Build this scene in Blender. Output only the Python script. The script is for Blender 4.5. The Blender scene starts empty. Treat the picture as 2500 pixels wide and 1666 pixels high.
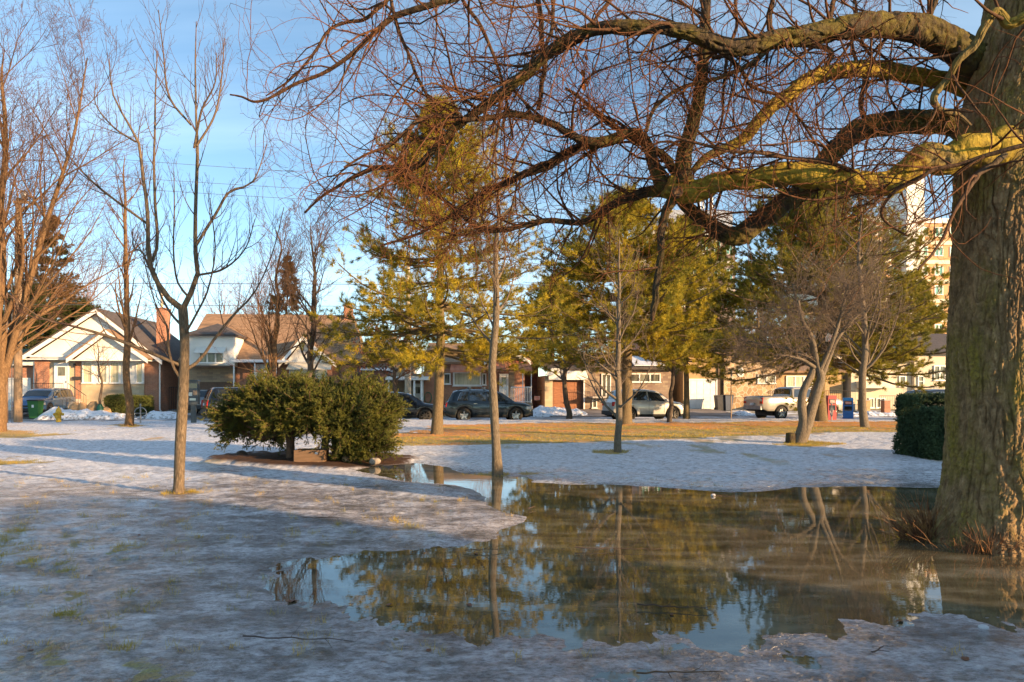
import bpy, math, random
import numpy as np
from math import sin, cos, pi, radians
random.seed(7)
SC = bpy.context.scene
COL = SC.collection
F, H = 1750.0, 1.65            # focal length (px of a 2500 px wide picture) and eye height
TH = radians(6.0); CT, ST = cos(TH), sin(TH)
def W3(px, py, d): return np.array(((px-1250)/F*d, d, H-(py-953)/F*d))
def gdist(py): return F*H/(py-953)
def G(px, py):                 # point on the level ground
    d = gdist(py); return ((px-1250)/F*d, d)
def sd(px, v): return v/(CT-ST*(px-1250)/F)     # distance at which a sight line meets the street line v
def street(u, v): return (u*CT-v*ST, u*ST+v*CT)
def tostreet(x, y): return (x*CT+y*ST, -x*ST+y*CT)

# ---------------------------------------------------------------- noise
_r = np.random.RandomState(3); _T = _r.rand(65536)
def vnoise(x, y, s=0):
    xi = np.floor(x).astype(np.int64); yi = np.floor(y).astype(np.int64); fx = x-xi; fy = y-yi
    fx = fx*fx*(3-2*fx); fy = fy*fy*(3-2*fy)
    def h(a, b): return _T[((a*7349+b*9151+s*5987) ^ ((a*31+b*17) >> 3)) & 65535]
    return (h(xi, yi)*(1-fx)+h(xi+1, yi)*fx)*(1-fy)+(h(xi, yi+1)*(1-fx)+h(xi+1, yi+1)*fx)*fy
def pn(x, y, per, s=0):      # value noise that repeats after `per` cells in x
    xi = np.floor(x).astype(np.int64); yi = np.floor(y).astype(np.int64); fx = x-xi; fy = y-yi; fx = fx*fx*(3-2*fx); fy = fy*fy*(3-2*fy)
    h = lambda a, b: _T[((a % per)*7349+b*9151+s*5987+(a % per)*b*13) & 65535]
    return (h(xi, yi)*(1-fx)+h(xi+1, yi)*fx)*(1-fy)+(h(xi, yi+1)*(1-fx)+h(xi+1, yi+1)*fx)*fy
def fbm(x, y, o=4, s=0):
    t = 0*x; a = .5
    for i in range(o):
        t = t+a*(vnoise(x, y, s+i*13)-.5)*2; x = x*2.03+11.3; y = y*1.97+5.1; a *= .5
    return t
def sstep(a, b, x):
    t = np.clip((x-a)/(b-a), 0, 1); return t*t*(3-2*t)
def inside_sd(px, py, poly):   # signed distance, positive inside
    P = np.array(poly, float); Q = np.roll(P, -1, 0)
    best = np.full(px.shape, 1e9); ins = np.zeros(px.shape, bool)
    for a, b in zip(P, Q):
        e = b-a; L = max(e@e, 1e-9)
        t = np.clip(((px-a[0])*e[0]+(py-a[1])*e[1])/L, 0, 1)
        best = np.minimum(best, (px-a[0]-t*e[0])**2+(py-a[1]-t*e[1])**2)
        c = (a[1] > py) != (b[1] > py)
        if e[1] != 0: ins ^= c & (px < a[0]+(py-a[1])*e[0]/e[1])
    d = np.sqrt(best); return np.where(ins, d, -d)

# ---------------------------------------------------------------- materials
MATS = {}
def nt(m): m.use_nodes = True; n = m.node_tree; n.nodes.clear(); return n
def _new(n, t, **k):
    x = n.nodes.new(t)
    for a, b in k.items():
        if a in x.inputs.keys(): x.inputs[a].default_value = b
        else: setattr(x, a, b)
    return x
def ramp(n, fac, stops):
    r = n.nodes.new('ShaderNodeValToRGB'); e = r.color_ramp.elements
    while len(e) < len(stops): e.new(.5)
    for i, (p, c) in enumerate(stops):
        e[i].position = p; e[i].color = (*c, 1) if len(c) == 3 else c
    n.links.new(fac, r.inputs[0]); return r.outputs[0]
def noise(n, vec, scale, detail=4, rough=.55, out='Fac'):
    x = _new(n, 'ShaderNodeTexNoise'); x.inputs['Scale'].default_value = scale
    x.inputs['Detail'].default_value = detail; x.inputs['Roughness'].default_value = rough
    if vec is not None: n.links.new(vec, x.inputs['Vector'])
    return x.outputs[out]
def mixc(n, fac, a, b, mode='MIX'):
    m = n.nodes.new('ShaderNodeMix'); m.data_type = 'RGBA'; m.blend_type = mode
    for s, v in ((0, fac), (6, a), (7, b)):
        if hasattr(v, 'is_linked'): n.links.new(v, m.inputs[s])
        elif s == 0: m.inputs[0].default_value = v
        else: m.inputs[s].default_value = (*v, 1)
    return m.outputs[2]
def math_(n, op, a, b=None, c=None, clamp=False):
    m = n.nodes.new('ShaderNodeMath'); m.operation = op; m.use_clamp = clamp
    for i, v in enumerate((a, b, c)):
        if v is None: continue
        if hasattr(v, 'is_linked'): n.links.new(v, m.inputs[i])
        else: m.inputs[i].default_value = v
    return m.outputs[0]
def mapping(n, vec, sc=(1, 1, 1), rot=(0, 0, 0), loc=(0, 0, 0)):
    m = n.nodes.new('ShaderNodeMapping'); m.inputs['Scale'].default_value = sc; m.inputs['Rotation'].default_value = rot
    m.inputs['Location'].default_value = loc
    n.links.new(vec, m.inputs['Vector']); return m.outputs[0]
def objco(n): return n.nodes.new('ShaderNodeTexCoord').outputs['Object']
def finish(n, color, rough=.8, metal=0., bump=None, bstr=.3, bdist=.02, spec=.5, coat=0., trans=0., ior=1.45):
    p = n.nodes.new('ShaderNodeBsdfPrincipled')
    for nm, v in (('Base Color', color), ('Roughness', rough), ('Metallic', metal), ('Specular IOR Level', spec), ('Coat Weight', coat), ('IOR', ior)):
        if hasattr(v, 'is_linked'): n.links.new(v, p.inputs[nm])
        else: p.inputs[nm].default_value = (*v, 1) if isinstance(v, tuple) else v
    if bump is not None:
        b = n.nodes.new('ShaderNodeBump'); b.inputs['Strength'].default_value = bstr; b.inputs['Distance'].default_value = bdist
        n.links.new(bump, b.inputs['Height']); n.links.new(b.outputs[0], p.inputs['Normal'])
    o = n.nodes.new('ShaderNodeOutputMaterial'); sh = p.outputs[0]
    if trans:
        t = n.nodes.new('ShaderNodeBsdfTranslucent')
        if hasattr(color, 'is_linked'): n.links.new(color, t.inputs[0])
        else: t.inputs[0].default_value = (*color, 1)
        m = n.nodes.new('ShaderNodeMixShader'); m.inputs[0].default_value = trans
        n.links.new(p.outputs[0], m.inputs[1]); n.links.new(t.outputs[0], m.inputs[2]); sh = m.outputs[0]
    n.links.new(sh, o.inputs[0])
def M(name, c1, c2=None, scale=4., rough=.8, metal=0., bump=0., bscale=30., spec=.5, coat=0., trans=0., lo=.35, hi=.65, stretch=(1, 1, 1)):
    if name in MATS: return MATS[name]
    m = MATS[name] = bpy.data.materials.new(name); n = nt(m); co = objco(n)
    if stretch != (1, 1, 1): co = mapping(n, co, stretch)
    if c2 is None: c2 = tuple(x*.82 for x in c1)
    col = ramp(n, noise(n, co, scale, 5), [(lo, c1), (hi, c2)])
    finish(n, col, rough, metal, noise(n, co, bscale, 4) if bump else None, bump, .02, spec, coat, trans)
    return m
def Mbrick(name, c1, c2, mortar, bw=.21, bh=.068, rough=.85, size=.008, off=.5, msm=.1):
    m = MATS[name] = bpy.data.materials.new(name); n = nt(m); co = objco(n)
    s = n.nodes.new('ShaderNodeSeparateXYZ'); n.links.new(co, s.inputs[0])
    c = n.nodes.new('ShaderNodeCombineXYZ'); n.links.new(math_(n, 'ADD', s.outputs[0], s.outputs[1]), c.inputs[0]); n.links.new(s.outputs[2], c.inputs[1])
    b = n.nodes.new('ShaderNodeTexBrick'); n.links.new(c.outputs[0], b.inputs['Vector']); b.offset = off
    for k, v in (('Color1', (*c1, 1)), ('Color2', (*c2, 1)), ('Mortar', (*mortar, 1)), ('Scale', 1.), ('Mortar Size', size), ('Mortar Smooth', msm), ('Bias', 0.), ('Brick Width', bw), ('Row Height', bh)): b.inputs[k].default_value = v
    col = mixc(n, .55, b.outputs[0], ramp(n, noise(n, co, 1.3, 5), [(.3, (.55, .55, .55)), (.7, (1, 1, 1))]), 'MULTIPLY')
    finish(n, col, rough, 0, b.outputs[1], .3, -.01); return m
def Mstone(name, cols, mortar, scale=3.2):
    m = MATS[name] = bpy.data.materials.new(name); n = nt(m); co = objco(n)
    v = n.nodes.new('ShaderNodeTexVoronoi'); v.inputs['Scale'].default_value = scale; n.links.new(co, v.inputs['Vector'])
    e = n.nodes.new('ShaderNodeTexVoronoi'); e.feature = 'DISTANCE_TO_EDGE'; e.inputs['Scale'].default_value = scale; n.links.new(co, e.inputs['Vector'])
    s = n.nodes.new('ShaderNodeSeparateColor'); n.links.new(v.outputs['Color'], s.inputs[0])
    c = ramp(n, s.outputs[0], [(i/(len(cols)-1), k) for i, k in enumerate(cols)])
    edge = ramp(n, e.outputs['Distance'], [(.03, (0, 0, 0)), (.07, (1, 1, 1))])
    finish(n, mixc(n, edge, mortar, c), .85, 0, edge, .4, .02); return m
def Mbark(name, twig, bark, light=None, scale=6., moss=None, r0=.0015, r1=.03, lichen=False):
    """bark whose colour follows the thickness of the branch (young red shoots, old grey wood)"""
    m = MATS[name] = bpy.data.materials.new(name); n = nt(m); co = objco(n)
    a = n.nodes.new('ShaderNodeAttribute'); a.attribute_name = 'rad'
    mr = n.nodes.new('ShaderNodeMapRange'); mr.inputs[1].default_value = r0; mr.inputs[2].default_value = r1
    n.links.new(a.outputs['Fac'], mr.inputs[0])
    light = light or tuple(min(1, x*1.5) for x in bark); dark = tuple(x*.55 for x in bark)
    nz = noise(n, mapping(n, co, (scale, scale, scale*.3)), 3., 6, .65)
    bk = ramp(n, nz, [(.3, dark), (.52, bark), (.72, light)])
    mid = tuple((x+y)/2 for x, y in zip(twig, bark))
    tw = ramp(n, noise(n, co, 1.7, 3), [(.35, twig), (.65, mid)])
    col = mixc(n, math_(n, 'POWER', mr.outputs[0], .5, clamp=True), tw, bk)
    if moss:
        mf = ramp(n, noise(n, co, 3.1, 6, .6), [(.30 if lichen else .42, (0, 0, 0)), (.46 if lichen else .58, (1, 1, 1))])
        big = n.nodes.new('ShaderNodeMapRange'); big.inputs[1].default_value = .025; big.inputs[2].default_value = .055; n.links.new(a.outputs['Fac'], big.inputs[0])
        mc = ramp(n, noise(n, co, 22, 4), [(.35, moss), (.7, tuple(x*.45 for x in moss))])
        col = mixc(n, math_(n, 'MULTIPLY', mf, math_(n, 'MULTIPLY', big.outputs[0], .85)), col, mc)
    finish(n, col, .85, 0, nz, .9, .03, spec=.2); return m

# ---------------------------------------------------------------- mesh building
def link(o, parent=None):
    COL.objects.link(o)
    if parent is not None: o.parent = parent
    return o
def tag(o, label=None, cat=None, group=None, kind=None):
    for k, v in (('label', label), ('category', cat), ('group', group), ('kind', kind)):
        if v: o[k] = v
    return o
def thing(name, label, cat, loc=(0, 0, 0), rz=0., group=None):
    o = bpy.data.objects.new(name, None); o.location = loc; o.rotation_euler = (0, 0, rz); o.empty_display_size = .3
    return tag(link(o), label, cat, group)
class MB:
    """collects geometry for one mesh object"""
    def __init__(s): s.v = []; s.f = []; s.n = 0; s.mi = []; s.a = []
    def add(s, v, f, mi=0, rad=None):
        v = np.asarray(v, float).reshape(-1, 3); f = np.asarray(f)
        s.v.append(v); s.f.append(f+s.n); s.mi.append(np.full(len(f), mi)); s.n += len(v)
        s.a.append(np.full(len(v), .05) if rad is None else np.asarray(rad, float).ravel())
        return s
    def box(s, x0, x1, y0, y1, z0, z1, mi=0):
        v = [(x, y, z) for x in (x0, x1) for y in (y0, y1) for z in (z0, z1)]
        return s.add(v, [(0, 1, 3, 2), (4, 6, 7, 5), (0, 4, 5, 1), (2, 3, 7, 6), (0, 2, 6, 4), (1, 5, 7, 3)], mi)
    def poly(s, pts, y0, y1, mi=0):   # outline in x,z extruded along y
        n = len(pts); v = [(p[0], y0, p[1]) for p in pts]+[(p[0], y1, p[1]) for p in pts]
        s.add(v, [(i, (i+1) % n, n+(i+1) % n, n+i) for i in range(n)], mi)
        s.ngon([v[i] for i in range(n)], mi); s.ngon([v[n+i] for i in range(n)][::-1], mi); return s
    def ngon(s, pts, mi=0):
        c = np.mean(pts, 0); n = len(pts)
        return s.add(list(pts)+[c], [(i, (i+1) % n, n, n) for i in range(n)], mi)
    def quad(s, a, b, c, d, t=0., mi=0):   # quad slab of thickness t along its normal
        q = np.array((a, b, c, d), float)
        if not t: return s.add(q, [(0, 1, 2, 3)], mi)
        nn = np.cross(q[1]-q[0], q[3]-q[0]); nn /= np.linalg.norm(nn)
        return s.add(np.vstack((q, q-nn*t)), [(0, 1, 2, 3), (7, 6, 5, 4), (0, 4, 5, 1), (1, 5, 6, 2), (2, 6, 7, 3), (3, 7, 4, 0)], mi)
    def lathe(s, prof, seg=16, c=(0, 0, 0), axis='z', mi=0):
        prof = np.array(prof, float); k = len(prof); a = np.arange(seg)*2*pi/seg
        X = prof[:, None, 0]*np.cos(a); Y = prof[:, None, 0]*np.sin(a); Z = np.repeat(prof[:, 1:2], seg, 1)
        v = np.stack((X, Y, Z), -1)
        if axis == 'y': v = v[..., [0, 2, 1]]
        if axis == 'x': v = v[..., [2, 0, 1]]
        v = v.reshape(-1, 3)+np.array(c)
        f = [(i*seg+j, i*seg+(j+1) % seg, (i+1)*seg+(j+1) % seg, (i+1)*seg+j) for i in range(k-1) for j in range(seg)]
        return s.add(v, f, mi)
    def tubes(s, P, R, ns=5, mi=0):
        P = np.asarray(P, float); R = np.asarray(R, float)
        if P.ndim == 2: P = P[None]; R = np.broadcast_to(R, P.shape[:2])
        N, K = P.shape[:2]; T = np.gradient(P, axis=1); T /= np.linalg.norm(T, axis=2, keepdims=True)+1e-12
        ax = np.abs(T).max(1).argmin(1); ref = np.eye(3)[ax][:, None, :]
        U = np.cross(T, ref); U /= np.linalg.norm(U, axis=2, keepdims=True)+1e-12; V = np.cross(T, U)
        a = np.arange(ns)*2*pi/ns
        v = P[:, :, None]+R[:, :, None, None]*(np.cos(a)[:, None]*U[:, :, None]+np.sin(a)[:, None]*V[:, :, None])
        b = (np.arange(N)*K*ns)[:, None, None]+(np.arange(K-1)*ns)[None, :, None]; j = np.arange(ns); j2 = (j+1) % ns
        f = np.stack((b+j, b+j2, b+ns+j2, b+ns+j), -1).reshape(-1, 4)
        return s.add(v, f, mi, np.repeat(R.reshape(-1), ns))
    def bar(s, a, b, r, ns=8, mi=0): return s.tubes(np.array([a, b], float), np.array([r, r]), ns, mi)
    def tris(s, v, mi=0):               # v (N,3,3)
        n = len(v); i = np.arange(n*3).reshape(n, 3); return s.add(v.reshape(-1, 3), np.hstack((i, i[:, 2:])), mi)
    def build(s, name, mats, parent=None, smooth=False, origin=None):
        V = np.vstack(s.v); Fq = np.vstack(s.f).astype(np.int32); mi = np.concatenate(s.mi); A = np.concatenate(s.a)
        if origin is not None: V = V-np.array(origin)
        tri = Fq[:, 2] == Fq[:, 3]; cnt = np.where(tri, 3, 4); st = np.concatenate(([0], np.cumsum(cnt)[:-1]))
        keep = np.ones(Fq.shape, bool); keep[tri, 3] = False
        me = bpy.data.meshes.new(name); me.vertices.add(len(V)); me.vertices.foreach_set('co', V.ravel())
        L = Fq[keep]; me.loops.add(len(L)); me.loops.foreach_set('vertex_index', L)
        me.polygons.add(len(Fq)); me.polygons.foreach_set('loop_start', st); me.polygons.foreach_set('loop_total', cnt)
        me.polygons.foreach_set('material_index', mi.astype(np.int32))
        me.polygons.foreach_set('use_smooth', np.full(len(Fq), bool(smooth)))
        for m in (mats if isinstance(mats, (list, tuple)) else [mats]): me.materials.append(m)
        at = me.attributes.new('rad', 'FLOAT', 'POINT'); at.data.foreach_set('value', A)
        me.update(calc_edges=True)
        o = link(bpy.data.objects.new(name, me), parent)
        if origin is not None: o.location = origin
        return o
def copy_tree(o, parent=None):
    c = o.copy(); COL.objects.link(c); c.parent = parent
    for ch in [x for x in SC.objects if x.parent == o]: copy_tree(ch, c)
    return c

# ---------------------------------------------------------------- growing branches
def spline(pts, K):
    p = np.array(pts, float); q = np.vstack((2*p[0]-p[1], p, 2*p[-1]-p[-2])); n = len(p)-1; out = []
    cum = np.concatenate(([0], np.cumsum(np.linalg.norm(np.diff(p[:, :3], axis=0), axis=1)))); cum /= cum[-1]
    for t in np.linspace(0, 1, K):
        i = min(max(np.searchsorted(cum, t, 'right')-1, 0), n-1); u = (t-cum[i])/max(cum[i+1]-cum[i], 1e-9)
        a, b, c, d = q[i:i+4]
        out.append(.5*((2*b)+(-a+c)*u+(2*a-5*b+4*c-d)*u*u+(-a+3*b-3*c+d)*u**3))
    return np.array(out)
def grow(P, R, n, t0=.1, t1=1., L=(.3, .6), ang=(25, 60), K=6, up=0., wig=.2, rr=.6, rmax=9, tip=.0012, rng=None, absL=False, bias=None, side=None):
    """children of the branches P (N,K,3): returns new branch centre lines and radii"""
    N, KP = P.shape[:2]; n = np.broadcast_to(np.asarray(n), (N,)).astype(int); idx = np.repeat(np.arange(N), n)
    if len(idx) == 0: return np.zeros((0, K, 3)), np.zeros((0, K))
    k = np.concatenate([np.arange(a) for a in n]); t = t0+(t1-t0)*(k+rng.rand(len(k)))/n[idx]
    f = np.clip(t*(KP-1), 0, KP-1.001); i = f.astype(int); u = (f-i)[:, None]
    pos = P[idx, i]*(1-u)+P[idx, i+1]*u; T = P[idx, i+1]-P[idx, i]; T /= np.linalg.norm(T, axis=1, keepdims=True)+1e-12
    r = R[idx, i]*(1-u[:, 0])+R[idx, i+1]*u[:, 0]
    q = rng.randn(len(idx), 3)
    if side is not None: q *= np.array(side)
    q -= (q*T).sum(1, keepdims=True)*T; q /= np.linalg.norm(q, axis=1, keepdims=True)+1e-9
    a = np.radians(rng.uniform(ang[0], ang[1], len(idx)))[:, None]; d = np.cos(a)*T+np.sin(a)*q
    if bias is not None: d = d+np.array(bias)
    plen = np.linalg.norm(np.diff(P, axis=1), axis=2).sum(1)[idx]
    ln = rng.uniform(L[0], L[1], len(idx))*(1 if absL else plen*(1-.55*t))
    out = np.zeros((len(idx), K, 3)); out[:, 0] = pos; st = (ln/(K-1))[:, None]; w = rng.randn(len(idx), 3)*wig*.5
    for j in range(1, K):
        w = w*.5+rng.randn(len(idx), 3)*wig*.6
        d = d+w; d[:, 2] += up/(K-1)*1.; d /= np.linalg.norm(d, axis=1, keepdims=True)
        out[:, j] = out[:, j-1]+d*st
    r0 = np.minimum(np.minimum(r*rr*rng.uniform(.7, 1.1, len(r)), rmax), ln*.03+tip); r0 = np.maximum(r0, tip*1.05)
    RR = r0[:, None]+(tip-r0[:, None])*np.linspace(0, 1, K)**.8
    return out, RR
# ================================================================ camera, light, sky
cam = bpy.data.cameras.new('camera'); co_ = bpy.data.objects.new('camera', cam); COL.objects.link(co_); SC.camera = co_
cam.sensor_width = 36; cam.lens = 36*F/2500; cam.shift_y = (953-833)/2500; cam.clip_start = .1; cam.clip_end = 3000
co_.location = (0, 0, H); co_.rotation_euler = (pi/2, 0, 0)
SUNEL = radians(10.0); SX, SY = .855, -.518         # towards the sun: behind the camera, to the right
sl = bpy.data.lights.new('sun', 'SUN'); so = bpy.data.objects.new('sun', sl); COL.objects.link(so)
sl.energy = 5.0; sl.angle = radians(.55); sl.color = (1, .66, .35)
import mathutils
dv = mathutils.Vector((-SX*cos(SUNEL), -SY*cos(SUNEL), -sin(SUNEL))); so.rotation_euler = dv.to_track_quat('-Z', 'Y').to_euler()
so.location = (20, -20, 20)
w = bpy.data.worlds.new('World'); SC.world = w; w.use_nodes = True; n = w.node_tree; n.nodes.clear()
sky = n.nodes.new('ShaderNodeTexSky'); sky.sky_type = 'NISHITA'; sky.sun_disc = False; sky.sun_elevation = SUNEL
sky.sun_rotation = math.atan2(SX, SY); sky.air_density = .72; sky.dust_density = .15; sky.ozone_density = .8
tc = n.nodes.new('ShaderNodeTexCoord'); sp = n.nodes.new('ShaderNodeSeparateXYZ'); n.links.new(tc.outputs['Generated'], sp.inputs[0])
zz = math_(n, 'ADD', math_(n, 'MAXIMUM', sp.outputs[2], 0.), .12)
cb = n.nodes.new('ShaderNodeCombineXYZ')       # thin cirrus lying in a high flat layer
n.links.new(math_(n, 'DIVIDE', sp.outputs[0], zz), cb.inputs[0]); n.links.new(math_(n, 'DIVIDE', sp.outputs[1], zz), cb.inputs[1])
cv = mapping(n, cb.outputs[0], (.5, 2.2, 1), (0, 0, radians(-28)), (2.3, 1.1, 0))
cl = math_(n, 'MULTIPLY', ramp(n, noise(n, cv, .55, 6, .55), [(.40, (0, 0, 0)), (.75, (1, 1, 1))]), .42)
skc = mixc(n, cl, sky.outputs[0], (5.6, 6.0, 6.7))
bg = n.nodes.new('ShaderNodeBackground'); skc = mixc(n, 1., skc, (.86, 1.0, 1.03), 'MULTIPLY'); n.links.new(skc, bg.inputs[0]); bg.inputs[1].default_value = .118
wo = n.nodes.new('ShaderNodeOutputWorld'); n.links.new(bg.outputs[0], wo.inputs[0])
vs = SC.view_settings; vs.view_transform = 'Standard'; vs.look = 'None'; vs.exposure = 1.3; vs.gamma = 1

# ================================================================ ground
PUD = [(618,1369),(708,1358),(817,1353),(961,1341),(1069,1335),(1141,1326),(1205,1313),(1228,1290),(1279,1274),(1288,1262),(1240,1252),(1195,1232),(1185,1212),(1150,1195),(1080,1182),(1000,1176),(930,1160),(870,1150),(850,1138),(900,1130),(1000,1130),(1090,1142),(1140,1158),(1290,1166),(1300,1178),(1380,1183),(1480,1183),(1600,1190),(1700,1197),(1780,1203),(1850,1203),(1950,1190),(2050,1188),(2300,1190),(2900,1200),(3300,1560),(2500,1545),(2330,1543),(2250,1545),(2150,1555),(2050,1572),(1950,1566),(1900,1580),(1800,1600),(1760,1618),(1700,1618),(1650,1590),(1560,1568),(1450,1575),(1380,1592),(1300,1598),(1180,1580),(1050,1560),(950,1545),(860,1535),(780,1505),(700,1480),(660,1440),(640,1400)]
PUD2 = [[(1830,1592),(1900,1585),(2005,1595),(1985,1625),(1930,1628),(1860,1615)], [(1480,1645),(1560,1632),(1620,1638),(1570,1655),(1500,1662)]]
GRASS = [[(880,1092),(960,1064),(1040,1056),(1060,1044),(1300,1040),(1700,1038),(2400,1034),(2500,1062),(2050,1064),(1800,1072),(1700,1078),(1500,1082),(1300,1088),(1100,1092),(1000,1094)],
 [(1435,1110),(1508,1104),(1570,1110),(1508,1116)], [(1890,1092),(1950,1082),(2060,1090),(1960,1099)], [(-300,1060),(20,1058),(150,1068),(60,1078),(-300,1080)],
 [(-300,1128),(40,1130),(110,1136),(0,1143),(-300,1144)], [(1090,1161),(1210,1155),(1290,1161),(1210,1166)], [(385,1211),(435,1207),(470,1212),(430,1218)], [(275,1046),(312,1043),(350,1046),(320,1051)]]
BED = [(505,1122),(640,1112),(860,1112),(1010,1120),(980,1133),(860,1148),(640,1143),(520,1132)]
def wpoly(p): return [G(*q) for q in p]
NR, NC = 760, 1000
dd = np.exp(np.linspace(math.log(1.6), math.log(37.35), NR)); rx = np.linspace(-1.35, 1.35, NC)
D, RX = np.meshgrid(dd, rx, indexing='ij'); X = RX*D
VV = D                                     # rows follow the street line: far edge is the kerb
Y = VV/(CT-ST*RX)*1.0; X = RX*Y
sdp = inside_sd(X, Y, wpoly(PUD))
for q in PUD2: sdp = np.maximum(sdp, inside_sd(X, Y, wpoly(q)))
gm = np.full(X.shape, -9.)
for q in GRASS: gm = np.maximum(gm, inside_sd(X, Y, wpoly(q)))
bedd = inside_sd(X, Y, wpoly(BED))
n1 = fbm(X*1.3, Y*1.3, 4, 1); n2 = fbm(X*5, Y*3.2, 4, 5); n3 = fbm(X*.35, Y*.35, 3, 9); n4 = fbm(X*16, Y*11, 3, 15)
edge = sdp+n1*.16+n2*.07
shore = -edge
Z = np.where(shore > 0, .022*sstep(0, .35, shore)+.035*sstep(.2, 3.5, shore)+.06*sstep(5, 16, shore), -.04*sstep(0, .3, -shore))
amp = sstep(-.05, .8, shore)
soft = sstep(8.6, 7.0, Y+n3)*sstep(1.6, .4, np.abs(shore)*1.0); Zs = .004+.016*np.clip(shore/.7, -2.2, 1.6)+n1*.010+n2*.007+n4*.003
Z = Z*(1-soft)+Zs*soft; amp = amp*(1-soft)
Z += amp*(n1*.016+n2*.016+n4*.006+sstep(10, 16, Y)*(n2*.006+n1*.012))+(1-amp)*n2*.004+sstep(3, 14, shore)*n3*.05
left = sstep(2.0, 6, -X)*sstep(4, 9, 14-Y)                       # tussocky lawn under the ice at the near left
Z += left*np.maximum(n2, 0)*.022
gmask = sstep(-.25, .25, gm+n2*.5+n1*.5); gmask[gm < -3] = 0
tuss = sstep(.10, .42, fbm(X*6.2, Y*4.2, 4, 31)+.10*left+.35*n3-.04)*(.25+.45*sstep(10.5, 6.0, Y)*sstep(1.5, -2.0, X))
tuss2 = sstep(.16, .5, fbm(X*.9, Y*.35, 6, 41))*.55*sstep(11, 17, Y)
grassm = np.clip(np.maximum(gmask, np.maximum(tuss, tuss2)*amp), 0, 1)
bedm = sstep(-.15, .15, bedd+n2*.3+n1*.2)
Z += bedm*.05
Z = np.where(Y > 30, np.maximum(Z, .0), Z)
wet = 1-sstep(.15, 2.6, shore+n1*.6+n3*1.2)                       # glassy meltwater film round the pond
wet = np.maximum(wet, .55*sstep(-.1, .35, n3+n1*.4)*sstep(17, 9, Y))
snow = np.clip(sstep(9.5, 15., Y+n3*3)*.6+.22*n1+.2*n3+.45*sstep(14, 22, Y)-.35*sstep(.6, 0, shore), 0, 1)
def gridmesh(name, X, Y, Z, mat, attrs, kind='structure', cat=None, label=None):
    nr, nc = X.shape; V = np.stack((X, Y, Z), -1).reshape(-1, 3)
    i = (np.arange(nr-1)*nc)[:, None]+np.arange(nc-1)[None]; i = i.ravel()
    b = MB(); b.add(V, np.stack((i, i+1, i+nc+1, i+nc), 1)); o = b.build(name, mat, None, True)
    for k, a in attrs.items(): at = o.data.attributes.new(k, 'FLOAT', 'POINT'); at.data.foreach_set('value', np.ascontiguousarray(a, dtype=np.float32).ravel())
    return tag(o, label, cat, None, kind)
m = bpy.data.materials.new('icy_lawn'); n = nt(m); co = objco(n)
def att(k): a = n.nodes.new('ShaderNodeAttribute'); a.attribute_name = k; return a.outputs['Fac']
nA = noise(n, mapping(n, co, (1, 1.5, 1)), 1.6, 8, .65); nB = noise(n, mapping(n, co, (1, 1.3, 1)), 9, 8, .7); nC = noise(n, co, 46, 4, .6); nS = noise(n, mapping(n, co, (.6, 1.2, 1)), .7, 6, .6)
ice = mixc(n, .6, ramp(n, nA, [(.34, (.16, .145, .13)), (.48, (.40, .38, .385)), (.62, (.76, .74, .76))]), ramp(n, nB, [(.40, (.30, .26, .22)), (.5, (.75, .73, .74)), (.58, (1, 1, 1))]), 'MULTIPLY')
nF = noise(n, mapping(n, co, (1, 1.4, 1)), 24, 6, .75)
ice = mixc(n, .65, ice, ramp(n, nF, [(.40, (.34, .31, .28)), (.52, (.85, .84, .86)), (.62, (1, 1, 1))]), 'MULTIPLY')
snw = ramp(n, nB, [(.36, (.30, .28, .27)), (.47, (.58, .57, .59)), (.56, (.80, .80, .83))])
base = mixc(n, ramp(n, math_(n, 'ADD', math_(n, 'MULTIPLY', att('snow'), .8), math_(n, 'ADD', math_(n, 'MULTIPLY', nB, .5), math_(n, 'MULTIPLY', nS, .7))), [(.62, (0, 0, 0)), (1.0, (1, 1, 1))]), ice, snw)
gcol = mixc(n, ramp(n, noise(n, co, 3.2, 5), [(.4, (0, 0, 0)), (.62, (1, 1, 1))]), ramp(n, nC, [(.3, (.14, .13, .018)), (.7, (.42, .34, .035))]), ramp(n, nC, [(.3, (.24, .13, .015)), (.7, (.58, .32, .03))]))
ndl = mixc(n, math_(n, 'MULTIPLY', att('needles'), 1.), gcol, ramp(n, nC, [(.3, (.30, .13, .015)), (.7, (.70, .33, .03))]))
gf = ramp(n, math_(n, 'ADD', att('grass'), math_(n, 'MULTIPLY', math_(n, 'SUBTRACT', nB, .5), 1.1)), [(.42, (0, 0, 0)), (.62, (1, 1, 1))])
gf2 = ramp(n, math_(n, 'ADD', att('grass'), math_(n, 'MULTIPLY', math_(n, 'SUBTRACT', nC, .5), .9)), [(.4, (0, 0, 0)), (.6, (1, 1, 1))])
gfa = math_(n, 'MAXIMUM', math_(n, 'MULTIPLY', gf, .8), math_(n, 'MULTIPLY', gf2, .6))
base = mixc(n, gfa, base, ndl)
base = mixc(n, att('bed'), base, ramp(n, nC, [(.3, (.035, .018, .012)), (.7, (.13, .065, .035))]))
r = math_(n, 'ADD', math_(n, 'MULTIPLY', ramp(n, nA, [(.35, (0, 0, 0)), (.65, (1, 1, 1))]), .26), .07)
r = math_(n, 'ADD', r, math_(n, 'MULTIPLY', att('snow'), .3))
r = math_(n, 'SUBTRACT', r, math_(n, 'MULTIPLY', att('wet'), .17))
r = math_(n, 'ADD', math_(n, 'MULTIPLY', math_(n, 'MAXIMUM', gfa, att('bed')), .5), r, clamp=True)
hh = math_(n, 'ADD', math_(n, 'MULTIPLY', nB, 1.2), math_(n, 'ADD', math_(n, 'MULTIPLY', nC, .45), math_(n, 'MULTIPLY', nF, .7)))
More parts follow.
